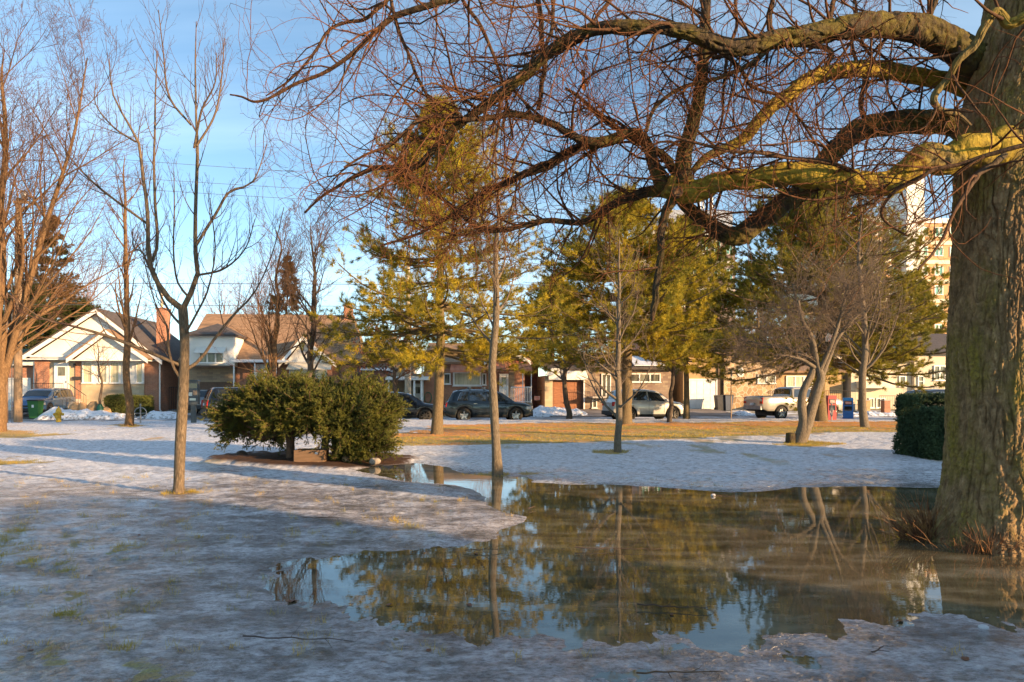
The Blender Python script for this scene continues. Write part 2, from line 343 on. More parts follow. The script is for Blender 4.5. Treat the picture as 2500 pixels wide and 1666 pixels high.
finish(n, base, r, 0, hh, .9, .03, spec=.55, ior=1.36)
GROUNDMAT = m
xs, vs_ = tostreet(X, Y)
needles = sstep(-.25, .15, -.38+.6*sstep(29.5, 32, Y)+ fbm(X*.5, Y*1.2, 4, 77)+.35*np.exp(-((Y-29)/3.)**2)+.5*np.exp(-((X+2.7)**2+(Y-25.5)**2)/6)-.05)
gridmesh('ground', X, Y, Z, m, {'grass': grassm, 'wet': wet, 'snow': snow, 'bed': bedm, 'needles': needles})
# the pond: a level sheet of clear meltwater over grey-brown ice
m = bpy.data.materials.new('meltwater'); n = nt(m); co = objco(n)
wc = ramp(n, noise(n, mapping(n, co, (1, 2.2, 1)), 1.3, 7, .62), [(.34, (.05, .041, .022)), (.5, (.11, .09, .052)), (.66, (.20, .175, .12))])
rp = math_(n, 'ADD', noise(n, mapping(n, co, (1, 2.6, 1), (0, 0, .15)), 3.2, 3, .5), math_(n, 'MULTIPLY', noise(n, mapping(n, co, (1, 3, 1)), 14, 2, .5), .12))
finish(n, wc, .012, 0, rp, .018, .02, spec=.5, ior=1.72)
b = MB(); b.quad((-6, 3.3, 0), (16, 3.3, 0), (16, 16.9, 0), (-6, 16.9, 0)); tag(b.build('water', m), kind='structure')
# base terrain to the horizon, behind and under everything else
b = MB(); b.box(-1500, 1500, -1500, 1500, -.9, -.42); tag(b.build('terrain', M('far_ground', (.30, .29, .27), (.16, .15, .10), .05, .9)), kind='structure')
# street: road, kerb, far verge and yards, all along the street line
def strip(name, rows, mat, u0=-75, u1=75, nu=700, rough=None, kind='structure', **k):
    vv = np.array([r_[0] for r_ in rows]); zz_ = np.array([r_[1] for r_ in rows]); rg = np.array([r_[2] for r_ in rows])
    U = np.linspace(u0, u1, nu); UU, V2 = np.meshgrid(U, vv, indexing='ij'); Zr = np.repeat(zz_[None], nu, 0)+rg[None]*(fbm(UU*.9, V2*1.1, 4, 50)*.7+fbm(UU*3.5, V2*3.5, 3, 60)*.4)
    x, y = street(UU, V2); nr, nc = x.shape; i = ((np.arange(nr-1)*nc)[:, None]+np.arange(nc-1)[None]).ravel()
    b = MB(); b.add(np.stack((x, y, Zr), -1), np.stack((i, i+nc, i+nc+1, i+1), 1)); return tag(b.build(name, mat, None, True), kind=kind, **k)
def rows(v0, v1, z0, z1, n_, rg): return [(v0+(v1-v0)*i/(n_-1), z0+(z1-z0)*i/(n_-1), rg) for i in range(n_)]
slush = bpy.data.materials.new('slush'); n = nt(slush); co = objco(n)
finish(n, mixc(n, ramp(n, noise(n, co, .5, 5), [(.45, (0, 0, 0)), (.6, (1, 1, 1))]), ramp(n, noise(n, co, 14, 5), [(.35, (.06, .05, .045)), (.65, (.42, .39, .38))]), ramp(n, noise(n, co, 9, 5), [(.3, (.35, .33, .33)), (.6, (.7, .7, .72))])), .75, 0, noise(n, co, 9, 5), .6, .05)
asph = M('asphalt', (.05, .045, .045), (.11, .10, .105), 1.2, .55, bump=.3, bscale=60)
strip('curb', [(37.3, .02, 0), (37.3, .035, .01), (37.42, .035, .01), (37.44, -.12, 0)], slush)
strip('road', rows(37.35, 45.2, -.1, -.1, 14, .006), asph)
strip('slush_on_road', rows(41.8, 45.3, -.115, -.02, 16, .035), slush, kind='stuff', label='dirty grey gravelly slush along the far side of the road', cat='slush')
yard = bpy.data.materials.new('yard_ground'); n = nt(yard); co = objco(n)
yc = ramp(n, noise(n, co, .45, 6, .6), [(.40, (.13, .115, .05)), (.50, (.30, .27, .2)), (.58, (.72, .72, .74))])
finish(n, yc, .85, 0, noise(n, co, 8, 5), .5, .05)
strip('verge', rows(45.2, 47.2, -.02, .16, 12, .05)+rows(47.4, 52, .18, .28, 14, .02)+rows(53, 95, .3, .3, 12, .0), yard)
# driveways: thin asphalt sheets a little above the yards
def drive(px0, px1, name='driveway'):
    u0 = tostreet((px0-1250)/F*sd(px0, 45), sd(px0, 45))[0]; u1 = tostreet((px1-1250)/F*sd(px1, 45), sd(px1, 45))[0]
    strip(name, rows(44.6, 47.2, -.01, .24, 5, .003)+rows(47.6, 50.2, .25, .32, 4, .003), M('drive', (.16, .13, .115), (.28, .25, .23), .8, .8), u0, u1, 24)
for a_, b_ in ((-190, 78), (455, 640), (905, 1010), (1345, 1500), (1665, 1800)): drive(a_, b_)
# ================================================================ the great leaning old tree
rng = np.random.RandomState(11)
BT = thing('old_tree', 'huge old tree with furrowed mossy trunk and sweeping bare limbs, standing in meltwater', 'tree', (0, 0, 0))
TD = 7.45
def T3(px, py, dy=0.): p = W3(px, py, TD+dy); return p
# trunk with modelled bark ridges
trk = [(2500, 1395, .9), (2468, 1340, .80), (2462, 1290, .715), (2460, 1200, .655), (2458, 1050, .62), (2456, 900, .60), (2458, 750, .585), (2462, 600, .57), (2468, 450, .575), (2478, 300, .57), (2500, 150, .50), (2518, 0, .45), (2532, -200, .40), (2545, -450, .36)]
TA = np.array([T3(a, b_, .35) for a, b_, _ in trk]); TR = np.array([t[2] for t in trk])
kz = np.linspace(TA[-1, 2], TA[0, 2], 1)
NV, NU = 1150, 720
zs = np.linspace(TA[0, 2], TA[-1, 2], NV); cx = np.interp(zs, TA[:, 2], TA[:, 0]); cy = np.interp(zs, TA[:, 2], TA[:, 1]); cr = np.interp(zs, TA[:, 2], TR)
for _ in range(25): cr[1:-1] = (cr[:-2]+cr[2:]+cr[1:-1]*2)/4; cx[1:-1] = (cx[:-2]+cx[2:]+cx[1:-1]*2)/4
A_, Z_ = np.meshgrid(np.arange(NU)*2*pi/NU, zs)
def cyl(fz, fa, o, s, tw=0.):     # noise on a cylinder without a seam
    a = A_+tw*Z_; x = np.cos(a)*fa; y = np.sin(a)*fa
    return .5*(fbm(x+40, Z_*fz+y*1.0, o, s)+fbm(y+17, Z_*fz*1.07-x*1.0+9, o, s+3))
wz = cyl(1.2, 2.0, 3, 2)*.35
def ridg(cnt, fz, s, wob):
    k = A_*cnt/(2*pi)+wob; cell = np.floor(k) % cnt; zz_ = Z_*fz
    return k, cell, zz_
wob = cyl(1.6, 3.0, 4, 21)*1.5+cyl(.5, 1.2, 2, 31)*1.5
def plates(cnt, fz, s):
    k = A_*cnt/(2*pi)+wob*cnt/46; c = np.floor(k); fx = k-c; cell = (c % cnt)
    off = _T[(cell.astype(int)*977+s*131) & 65535]; q = Z_*fz+off*9; cz = np.floor(q); fz_ = q-cz
    hgt = _T[(cell.astype(int)*7349+cz.astype(int)*911+s*17) & 65535]
    prof = np.minimum(np.minimum(fx, 1-fx)*2*1.5, 1)**.6*np.minimum(np.minimum(fz_, 1-fz_)*2*2.6+.35, 1)
    return prof*(.55+.45*hgt)
def fur(cnt, fz, s, w1, wd): q = pn(A_*cnt/(2*pi)+wob*w1, Z_*fz+9+wz*1.5, cnt, s)*.7+pn(A_*cnt*2/(2*pi)+wob*w1*2, Z_*fz*2.1+4, cnt*2, s+4)*.3; return sstep(0, wd, np.abs(q-.5))
bark = .50*fur(38, 1.7, 1, .55, .10)+.26*fur(70, 4.5, 5, .9, .10)+.14*fur(120, 11, 9, 1.3, .12)+.24*cyl(22, 16, 4, 8)+.20*cyl(60, 40, 3, 12)
flut = .035*np.cos(A_*5+1.3+wz*3)*sstep(1.2, -.1, Z_)+.014*np.cos(A_*3+Z_*.7)+cyl(.8, 1.3, 3, 66)*.015
rad = cr[:, None]*.95*(1+flut*1.7)+(bark-.85)*.055
flare = sstep(.75, -.1, Z_)*(.05+.12*np.maximum(0, np.cos(A_*6+.8+wz*2)))
rad = rad+flare
Xt = cx[:, None]+rad*np.cos(A_); Yt = cy[:, None]+rad*np.sin(A_)
i = ((np.arange(NV-1)*NU)[:, None]+np.arange(NU)[None]).ravel(); j = ((np.arange(NV-1)*NU)[:, None]+(np.arange(NU)+1)[None] % NU).ravel()
b = MB(); b.add(np.stack((Xt, Yt, Z_), -1), np.stack((i, j, j+NU, i+NU), 1), 0, np.clip(bark, 0, 1).ravel())
m = bpy.data.materials.new('furrowed_bark'); n = nt(m); co = objco(n)
a = n.nodes.new('ShaderNodeAttribute'); a.attribute_name = 'rad'
g1 = ramp(n, noise(n, mapping(n, co, (1, 1, .5)), 14, 6, .7), [(.3, (.10, .065, .035)), (.5, (.27, .175, .09)), (.72, (.50, .33, .17))])
ms = ramp(n, noise(n, co, 30, 5), [(.3, (.09, .085, .012)), (.7, (.38, .30, .03))])
mk = ramp(n, noise(n, mapping(n, co, (1, 1, .45), loc=(3, 2, 1)), 2.6, 8, .7), [(.45, (0, 0, 0)), (.66, (.85, .85, .85))])
col = mixc(n, math_(n, 'MULTIPLY', mk, math_(n, 'ADD', math_(n, 'MULTIPLY', a.outputs['Fac'], .5), .45), clamp=True), g1, ms)
finish(n, col, .92, 0, noise(n, mapping(n, co, (1, 1, .4)), 45, 7, .75), 1., .03, spec=.2)
b.build('trunk', m, BT, True)

# limbs traced as space curves: (px, py, metres nearer(-)/farther(+) than the trunk, diameter px)
LB = {}
LB['a'] = [(2420,190,.25,95),(2345,116,.0,74),(2269,76,-.2,66),(2188,60,-.35,60),(2104,58,-.5,56),(1979,85,-.6,46),(1867,104,-.7,42),(1800,110,-.75,38),(1755,99,-.8,36),(1697,77,-.9,34),(1621,68,-.9,30),(1525,69,-.9,29),(1449,82,-.8,28),(1391,103,-.7,27),(1334,142,-.6,26),(1277,188,-.5,24),(1223,230,-.4,22),(1158,275,-.3,20),(1112,311,-.2,18),(1051,367,-.1,16),(1000,413,0,14),(944,403,.1,12),(888,418,.15,10),(857,439,.2,8),(800,470,.3,6),(745,520,.4,4)]
LB['b'] = [(2400,225,.5,55),(2340,205,.45,42),(2282,192,.4,37),(2179,174,.3,36),(2090,170,.2,36),(2023,179,.1,34),(1979,196,.05,33),(1925,232,0,31),(1880,263,0,29),(1845,299,0,28),(1812,337,.05,25),(1755,364,.1,20),(1717,383,.15,17),(1690,415,.2,14)]
LB['c'] = [(2400,330,1.1,75),(2313,299,.95,60),(2246,290,.9,54),(2179,295,.85,54),(2112,321,.8,51),(2068,357,.75,48),(2023,392,.75,46),(1979,446,.75,45),(1934,487,.75,45),(1867,531,.7,46),(1830,560,.7,46),(1793,578,.65,46),(1755,562,.6,38),(1716,536,.5,32),(1678,509,.3,28),(1655,480,.15,24)]
LB['d'] = [(2440,360,-.3,90),(2380,372,-.4,76),(2327,388,-.45,70),(2269,397,-.5,64),(2224,424,-.5,60),(2179,452,-.5,56),(2112,451,-.5,52),(2023,446,-.45,55),(1956,433,-.4,56),(1912,428,-.35,54),(1850,434,-.3,46),(1774,450,-.2,46),(1717,466,-.1,50),(1660,467,0,56),(1630,450,.0,48)]
LB['e'] = [(1664,462,0,44),(1671,432,0,38),(1676,363,-.05,34),(1694,287,-.1,30),(1713,214,-.1,27),(1722,145,-.1,25),(1726,57,-.1,22),(1728,0,-.1,20),(1736,-120,-.1,16),(1730,-260,0,10)]
LB['f'] = [(1635,462,.1,40),(1617,445,.1,34),(1602,413,.15,29),(1587,367,.2,25),(1573,340,.2,23),(1544,325,.15,22),(1498,341,.1,22),(1449,348,0,20),(1399,333,-.1,18),(1353,306,-.1,17),(1296,287,-.1,16),(1238,283,-.15,15),(1204,290,-.2,13),(1138,291,-.3,11),(1075,282,-.4,10),(1031,291,-.5,9),(990,321,-.6,8),(949,357,-.6,7),(900,375,-.6,5),(840,410,-.6,4)]
LB['g'] = [(1500,342,.1,18),(1445,352,.2,20),(1384,371,.3,19),(1334,406,.35,18),(1277,425,.4,16),(1200,459,.5,13),(1150,492,.6,10),(1090,535,.6,8),(1010,575,.7,6),(930,600,.7,4)]
LB['h'] = [(1632,470,.2,34),(1583,471,.3,24),(1530,485,.4,20),(1480,508,.5,17),(1445,532,.6,15),(1414,543,.6,14),(1372,543,.6,13),(1315,543,.55,12),(1235,561,.5,12),(1173,561,.5,12),(1138,536,.5,10),(1092,495,.5,8),(1040,460,.5,6),(985,430,.5,4)]
LB['i'] = [(1652,478,0,26),(1621,536,0,19),(1613,597,0,16),(1608,660,0,14),(1600,720,0,15),(1594,752,0,15),(1593,785,0,7)]
LB['j'] = [(1655,420,.2,22),(1621,383,.3,18),(1583,364,.3,16),(1540,335,.4,13),(1480,300,.5,10),(1420,240,.6,8),(1380,215,.6,6)]
LB['k'] = [(1400,-260,-1,26),(1250,-120,-.9,20),(1130,-20,-.8,17),(1071,8,-.8,16),(1010,25,-.75,14),(959,46,-.7,13),(908,88,-.7,11),(852,138,-.7,9),(786,179,-.7,8),(724,204,-.7,7),(668,235,-.7,6),(627,250,-.7,5),(592,238,-.7,4),(561,232,-.7,3)]
LB['l'] = [(1000,-60,-.3,13),(934,10,-.3,10),(890,48,-.3,9),(847,56,-.3,8),(801,76,-.3,7),(775,117,-.3,7),(745,158,-.3,6),(704,199,-.3,5),(650,235,-.3,3)]
LB['m'] = [(950,-80,-.5,11),(954,0,-.5,9),(974,76,-.5,9),(1000,138,-.5,8),(1020,189,-.45,8),(1041,230,-.4,7),(1071,281,-.4,6)]
LB['n'] = [(1100,-90,.3,10),(1128,0,.3,9),(1173,66,.3,9),(1204,133,.3,8),(1230,209,.2,8),(1243,280,.1,7),(1252,340,.1,5)]
LB['o'] = [(1305,-90,.2,14),(1315,0,.2,13),(1322,69,.2,13),(1328,145,.1,13),(1322,210,.1,12),(1314,270,.1,11)]
LB['p'] = [(1352,-80,.1,10),(1349,0,.1,9),(1349,69,.1,8),(1335,110,.1,8),(1330,160,.1,7)]
LB['q'] = [(1560,-110,.2,11),(1487,0,.1,9),(1460,38,-.1,9),(1432,80,-.6,8)]
LB['r'] = [(1724,110,.0,14),(1743,140,-.1,11),(1774,136,-.2,11),(1805,161,-.2,10),(1830,205,-.2,9),(1860,222,-.2,8),(1900,235,-.2,7),(1960,300,-.1,6),(2010,390,0,5)]
LB['s'] = [(1795,-110,.2,9),(1795,0,.2,8),(1800,60,.1,8),(1780,120,.1,8),(1768,200,.1,7),(1762,290,.2,6),(1745,350,.2,5)]
LB['t'] = [(2700,-10,-.9,30),(2560,25,-.8,26),(2500,42,-.75,24),(2465,60,-.7,22),(2434,27,-.7,19),(2403,67,-.7,18),(2376,112,-.65,17),(2336,152,-.6,16),(2304,200,-.5,16),(2280,237,-.5,15),(2290,263,-.5,13),(2336,280,-.4,12),(2370,310,-.4,10)]
LB['u'] = [(2700,300,-1.5,12),(2500,357,-1.3,11),(2425,375,-1.2,11),(2380,388,-1.15,10),(2336,404,-1.1,10),(2278,417,-1.05,10),(2240,440,-1,9),(2180,470,-.9,8),(2150,520,-.8,7),(2180,555,-.8,6),(2215,575,-.8,5)]
LB['v'] = [(1900,-80,-.3,12),(1880,40,-.3,11),(1885,100,-.35,12)]
LB['w'] = [(2140,455,-.3,12),(2110,440,-.5,12),(2060,410,-.6,11),(2000,392,-.7,10),(1920,385,-.8,9),(1850,372,-.9,9),(1790,372,-.9,8),(1700,350,-.9,7),(1620,330,-.9,5)]
LB['x'] = [(2260,60,.1,14),(2290,-20,.1,12),(2320,-120,.1,9)]
LB['y'] = [(2020,80,-.5,12),(2030,20,-.4,11),(2060,-80,-.3,9)]
LB['z'] = [(2450,380,-1.0,16),(2380,440,-1.3,12),(2330,520,-1.5,9),(2290,600,-1.6,7),(2240,660,-1.7,5)]
LB['aa'] = [(2120,320,.8,14),(2100,260,.9,12),(2110,190,1,10),(2080,120,1,8),(2090,30,1,7),(2070,-60,1,6)]
LB['bb'] = [(1990,200,.1,14),(2030,140,.1,11),(2020,120,.1,12),(1960,108,.0,12),(1890,112,-.1,13),(1830,160,-.2,12),(1760,190,-.2,10),(1660,215,-.1,10),(1600,260,0,9),(1580,320,0,8)]
barkM = Mbark('old_tree_bark', (.21, .075, .026), (.055, .04, .026), (.12, .085, .05), 9, moss=(.15, .12, .025))
barkL = Mbark('lichened_bark', (.2, .08, .04), (.13, .10, .05), (.26, .20, .08), 9, moss=(.42, .30, .035), lichen=True)
lP, lR = [], []
for k, pts in LB.items():
    pw = np.array([[*W3(a, c, TD+.35+e), g*.5*(TD+.35+e)/F] for a, c, e, g in pts]); K = 34
    s = spline(pw, K); P, R = s[:, :3], np.maximum(s[:, 3], .002)
    wob_ = np.stack([fbm(np.linspace(0, 7, K), np.full(K, 3.1*q+rng.rand()*50), 3, 70) for q in range(3)], 1); P = P+wob_*R[:, None]*.9
    lP.append(P); lR.append(R)
    big = R[0] > .03 or k in 'ofgh'
    ns = 48 if R.max() > .045 else 12
    # fine resample and knobbly surface
    K2 = int(np.linalg.norm(np.diff(P, axis=0), axis=1).sum()/.014) if ns == 48 else 60; s2 = spline(np.hstack((P, R[:, None])), K2); bb = MB(); bb.tubes(s2[:, :3], s2[:, 3], ns)
    v = bb.v[0].reshape(K2, ns, 3); c = s2[:, None, :3]; th = np.arange(ns)*2*pi/ns
    tt = np.linspace(0, 1, K2)[:, None]*len(pts)*3.1
    nn = fbm(np.cos(th)[None]*2.2+tt*1.3, np.sin(th)[None]*2.2+tt*.7, 4, 90+len(lP)); nn2 = fbm(np.cos(th*3)[None]*1.6+th[None]*0+tt*2.4, np.sin(th*3)[None]*1.6+tt*2.1, 3, 30+len(lP))
    dsp = 1+.16*nn+.10*nn2
    if ns == 48:
        sl_ = np.linspace(0, np.linalg.norm(np.diff(P, axis=0), axis=1).sum(), K2)[:, None]; w2 = fbm(np.cos(th)[None]*1.5+sl_*3, np.sin(th)[None]*1.5+sl_*2.6, 3, 17)*1.2
        f1 = np.abs(pn(th[None]*10/(2*pi)+w2, sl_*3.2+3, 10, 3)-.5); f2 = np.abs(pn(th[None]*20/(2*pi)+w2*2, sl_*8+3, 20, 6)-.5)
        ab = (.016*sstep(0, .1, f1)+.010*sstep(0, .12, f2)-.02)*np.clip(s2[:, 3:4]/.07, .35, 1.2); dsp = 1+.055*nn+.04*nn2+ab*1.25/np.maximum(s2[:, 3:4], .01)
    bb.v[0] = (c+(v-c)*dsp[..., None]).reshape(-1, 3)
    if R[-1] > .015: bb.ngon(bb.v[0][-ns:])
    if k == 'd': bb.v[0] = bb.v[0]
    bb.build('branch', barkL if k in 'dbt' or k == 'bb' else barkM, BT, True)
# pruning scar at the fork
b = MB(); c = W3(1656, 466, TD+.2)
b.lathe([(.0, 0), (.045, .004), (.055, .012), (.062, -.01), (.06, -.08)], 18, (0, 0, 0), 'y'); b.v[0][:, 1] *= -1; b.v[0] += c+np.array((0, .02, 0))
b.build('pruning_scar', M('cut_wood', (.16, .10, .05), (.07, .045, .03), 30, .9), BT, True)
LP = np.array(lP); LR = np.array(lR)
llen = np.linalg.norm(np.diff(LP, axis=1), axis=2).sum(1)
thin = {k: i_ for i_, k in enumerate(LB)}
nch = (llen*5.2).astype(int)
for k in 'iv': nch[thin[k]] = 4
for k in ('a',): nch[thin[k]] = int(nch[thin[k]]*1.4)
keepW = lambda P: (P[:, -1, 0]/P[:, -1, 1]*F+1250 > 560)
def clampx(P, R):
    pxx = P[:, :, 0]/P[:, :, 1]*F+1250; pyy = 953-(P[:, :, 2]-H)/P[:, :, 1]*F
    ok = (P[:, :, 1].min(1) > 4.6) & (pxx[:, -1] > 575+np.maximum(0, (pyy[:, -1]-330))*.62) & (P[:, :, 2].min(1) > 1.65) & ((pyy[:, -1] < 640+120*np.exp(-((pxx[:, -1]-1300)/330)**2)) | (rng.rand(len(P)) < .15))
    ok &= (pxx.max(1) < 2340) | (rng.rand(len(P)) < (.30 if P.shape[1] < 9 else .7))
    return P[ok], R[ok]
S1, R1 = grow(LP, LR, nch, .06, 1., (.7, 1.7), (30, 75), 10, -.15, .25, .45, .014, .0022, rng, True, bias=(-.25, 0, .1)); S1, R1 = clampx(S1, R1)
SD, RD = grow(LP, LR, (llen*1.5).astype(int), .1, .95, (.6, 1.35), (50, 95), 10, -1.7, .16, .4, .009, .0018, rng, True, bias=(-.1, 0, -.35)); SD, RD = clampx(SD, RD)
wk = [thin[k] for k in ('h', 'g', 'i', 'f', 'd', 'a')]; SE, RE = grow(LP[wk], LR[wk], [13, 12, 5, 12, 12, 12], .15, 1., (.8, 1.5), (60, 110), 11, -2.2, .16, .35, .008, .0018, rng, True, bias=(-.15, 0, -.5)); SE = SE[:, :10]; RE = RE[:, :10]; SE, RE = clampx(SE, RE)
S1 = np.concatenate((S1, SD, SE)); R1 = np.concatenate((R1, RD, RE))
R1 = R1*1.3
S2, R2 = grow(S1, R1, rng.randint(5, 8, len(S1)), .12, 1., (.35, .85), (32, 70), 8, -.1, .42, .6, .006, .0014, rng, True); S2, R2 = clampx(S2, R2); R2 = R2*1.2
S3, R3 = grow(S2, R2, rng.randint(2, 4, len(S2)), .1, 1., (.14, .40), (28, 62), 6, .05, .45, .7, .003, .0009, rng, True); S3, R3 = clampx(S3, R3)
S4, R4 = grow(S3, R3, rng.randint(1, 3, len(S3)), .2, .9, (.05, .17), (30, 60), 4, .1, .2, .8, .0016, .0008, rng, True); S4, R4 = clampx(S4, R4)
R3 = R3*.9; print('old tree', len(S1), len(S2), len(S3), len(S4))
b = MB(); b.tubes(S1, R1, 6); b.tubes(S2, R2, 4); b.tubes(S3, R3, 3); b.tubes(S4, R4, 3)
tag(b.build('twigs', barkM, BT, True), kind='stuff')
# a few withered leaves still hanging
lm = M('withered_leaf', (.42, .14, .035), (.24, .075, .025), 12, .7, trans=.35)
def leafclump(c, n_, s, sp):
    b = MB()
    for _ in range(n_):
        p = c+rng.randn(3)*np.array(sp); a = rng.randn(3); a[2] -= 1.5; a /= np.linalg.norm(a); q = np.cross(a, rng.randn(3)); q /= np.linalg.norm(q); nn = np.cross(a, q)
        l = s*rng.uniform(.6, 1.3); w_ = l*.32
        v = [p, p+a*l*.3+q*w_, p+a*l*.65+q*w_*.8+nn*l*.12, p+a*l+nn*l*.05, p+a*l*.65-q*w_*.7-nn*l*.1, p+a*l*.3-q*w_]
        b.ngon(v)
    return b
leafclump(W3(1425, 180, TD-.1), 9, .085, (.03, .03, .11)).build('withered_leaves', lm, BT, True)
leafclump(W3(1058, 305, TD), 6, .08, (.03, .03, .04)).build('withered_leaves', lm, BT, True)
leafclump(W3(970, 160, TD), 2, .06, (.01, .01, .02)).build('withered_leaves', lm, BT, True)
# red-brown shoots round the foot of the trunk
def shoots(cx0, cy0, n_, rad_, hgt, lean):
    a = rng.uniform(0, 2*pi, n_); rr_ = rad_*np.sqrt(rng.rand(n_)); p = np.stack((cx0+rr_*np.cos(a), cy0+rr_*np.sin(a)*.5, np.full(n_, -.03)), 1)
    d = np.stack((np.cos(a)*.5+lean, np.sin(a)*.4-.15, np.full(n_, 1.)), 1)+rng.randn(n_, 3)*.22; K = 6; o = np.zeros((n_, K, 3)); o[:, 0] = p; ln = hgt*rng.uniform(.4, 1.15, n_)
    for j in range(1, K):
        d[:, :2] *= 1.1; d += rng.randn(n_, 3)*.09; d /= np.linalg.norm(d, axis=1, keepdims=True); o[:, j] = o[:, j-1]+d*(ln/(K-1))[:, None]
    return o, np.repeat(np.linspace(.0055, .0016, K)[None], n_, 0)
b = MB()
gx, gy = G(2262, 1316)
for args in ((gx, gy, 150, .26, .52, -.15), (gx+.2, gy+.1, 90, .2, .62, 0), (gx-.1, gy-.03, 16, .2, .6, -.7), (W3(2440, 0, 7)[0], G(0, 1353)[1]+.15, 60, .33, .25, 0), (W3(2500, 0, 7)[0], G(0, 1353)[1]+.1, 200, .3, .38, .1), (W3(2380, 0, 7)[0], G(0, 1353)[1]+.15, 12, .25, .35, -.3)):
    o_, r_ = shoots(*args); b.tubes(o_, r_, 4)
b.build('basal_shoots', M('red_shoots', (.10, .035, .02), (.34, .17, .06), 9, .8), BT, True)
# ================================================================ trees and shrubs
GZ = .03
def root(name, label, px, py, z=GZ, group=None, cat='tree', d=None, v=None):
    if v is not None: d = sd(px, v)
    x, y = ((px-1250)/F*d, d) if d else G(px, py)
    return thing(name, label, cat, (x, y, z), 0, group), y
barkY = Mbark('young_bark', (.11, .05, .04), (.15, .11, .07), (.27, .20, .13), 14, r0=.003, r1=.03)
barkD = Mbark('dark_bark', (.13, .075, .055), (.10, .075, .055), None, 14, r0=.003, r1=.03)
barkO = Mbark('orange_bark', (.12, .055, .03), (.17, .10, .05), (.29, .18, .09), 10, r0=.004, r1=.05)
barkP = Mbark('pine_bark', (.14, .09, .045), (.15, .11, .06), (.28, .20, .11), 16)
barkG = Mbark('grey_twig_bark', (.17, .115, .08), (.16, .125, .085), (.25, .20, .14), 14, r0=.002, r1=.04)
def trunkline(h, r0, wig, K=14, lean=(0, 0), r1=.01, s=0):
    rg = np.random.RandomState(s+100); t = np.linspace(0, 1, K); P = np.zeros((K, 3)); P[:, 2] = t*h-.05
    P[:, 0] = np.cumsum(rg.randn(K))*wig*h*.01+lean[0]*t; P[:, 1] = np.cumsum(rg.randn(K))*wig*h*.01+lean[1]*t; P[:, :2] -= P[0, :2]
    R = r0*(1-t)**.75+r1; R[0] *= 1.22; return P, R
def addtrunk(b, P, R, ns=14):
    s = spline(np.hstack((P, R[:, None])), 40); k = len(b.v); b.tubes(s[:, :3], s[:, 3], ns); v = b.v[k].reshape(40, ns, 3); c = s[:, None, :3]
    th = np.arange(ns)*2*pi/ns; z = s[:, 2][:, None]
    b.v[k] = (c+(v-c)*(1+.12*fbm(np.cos(th)[None]*2+z*1.5, np.sin(th)[None]*2+z*1.2, 3, 4))[..., None]).reshape(-1, 3)
def bare(o, h, r0, seed, mat, n1=22, t0=.28, L1=(.35, .55), ang=(25, 50), up=.9, n2=9, n3=5, n4=3, tip=.003, wig=.9, lean=(0, 0), extra=None, crown='crown', n5=0, rr=.55, s2=None, L2=(.35, .7)):
    rg = np.random.RandomState(seed); P, R = trunkline(h, r0, wig, s=seed, lean=lean)
    b = MB(); addtrunk(b, P, R)
    c = MB(); Ps, Rs = P[None], R[None]
    if extra is not None:
        for q in extra:
            q = spline(np.array(q, float), 14); addtrunk(b, q[:, :3], q[:, 3], 10); Ps = np.concatenate((Ps, q[None, :, :3])); Rs = np.concatenate((Rs, q[None, :, 3]))
    b.build('trunk', mat, o, True)
    A1, B1 = grow(Ps, Rs, n1, t0, .98, (L1[0]*h, L1[1]*h), ang, 10, up, .12, rr, .2, tip, rg, True)
    tt = (A1[:, 0, 2]/h); sc = np.clip(1.15-tt*.75, .25, 1)[:, None, None]; A1 = A1[:, :1]+(A1-A1[:, :1])*sc
    A2, B2 = grow(A1, B1, n2, .15, 1, L2, (25, 50), 8, up*.6, .13, .6, .1, tip, rg)
    A3, B3 = grow(A2, B2, n3, .15, 1, (.35, .75), (25, 55), 6, up*.4, .15, .7, .1, tip*.9, rg)
    c.tubes(A1, B1, 6); c.tubes(A2, B2, 4); c.tubes(A3, B3, 3)
    if n4:
        A4, B4 = grow(A3, B3, n4, .2, 1, (.4, .8), (25, 55), 4, up*.3, .15, .8, .1, tip*.8, rg); c.tubes(A4, B4, 3)
    c.build(crown, mat, o, True)
    return A1, A2, A3
def leaves_on(A, n_, size, mat, o, name, rg, sp=.05):
    f = A.reshape(-1, 3); i = rg.randint(0, len(f), n_); p = f[i]+rg.randn(n_, 3)*sp
    a = rg.randn(n_, 3); a[:, 2] -= 1; a /= np.linalg.norm(a, axis=1, keepdims=True); q = np.cross(a, rg.randn(n_, 3)); q /= np.linalg.norm(q, axis=1, keepdims=True)
    s = size*rg.uniform(.6, 1.3, (n_, 1)); v = np.stack((p, p+a*s*.5+q*s*.38, p+a*s, p+a*s*.5-q*s*.38), 1)
    b = MB(); b.add(v.reshape(-1, 3), np.arange(n_*4).reshape(n_, 4)); b.build(name, mat, o)

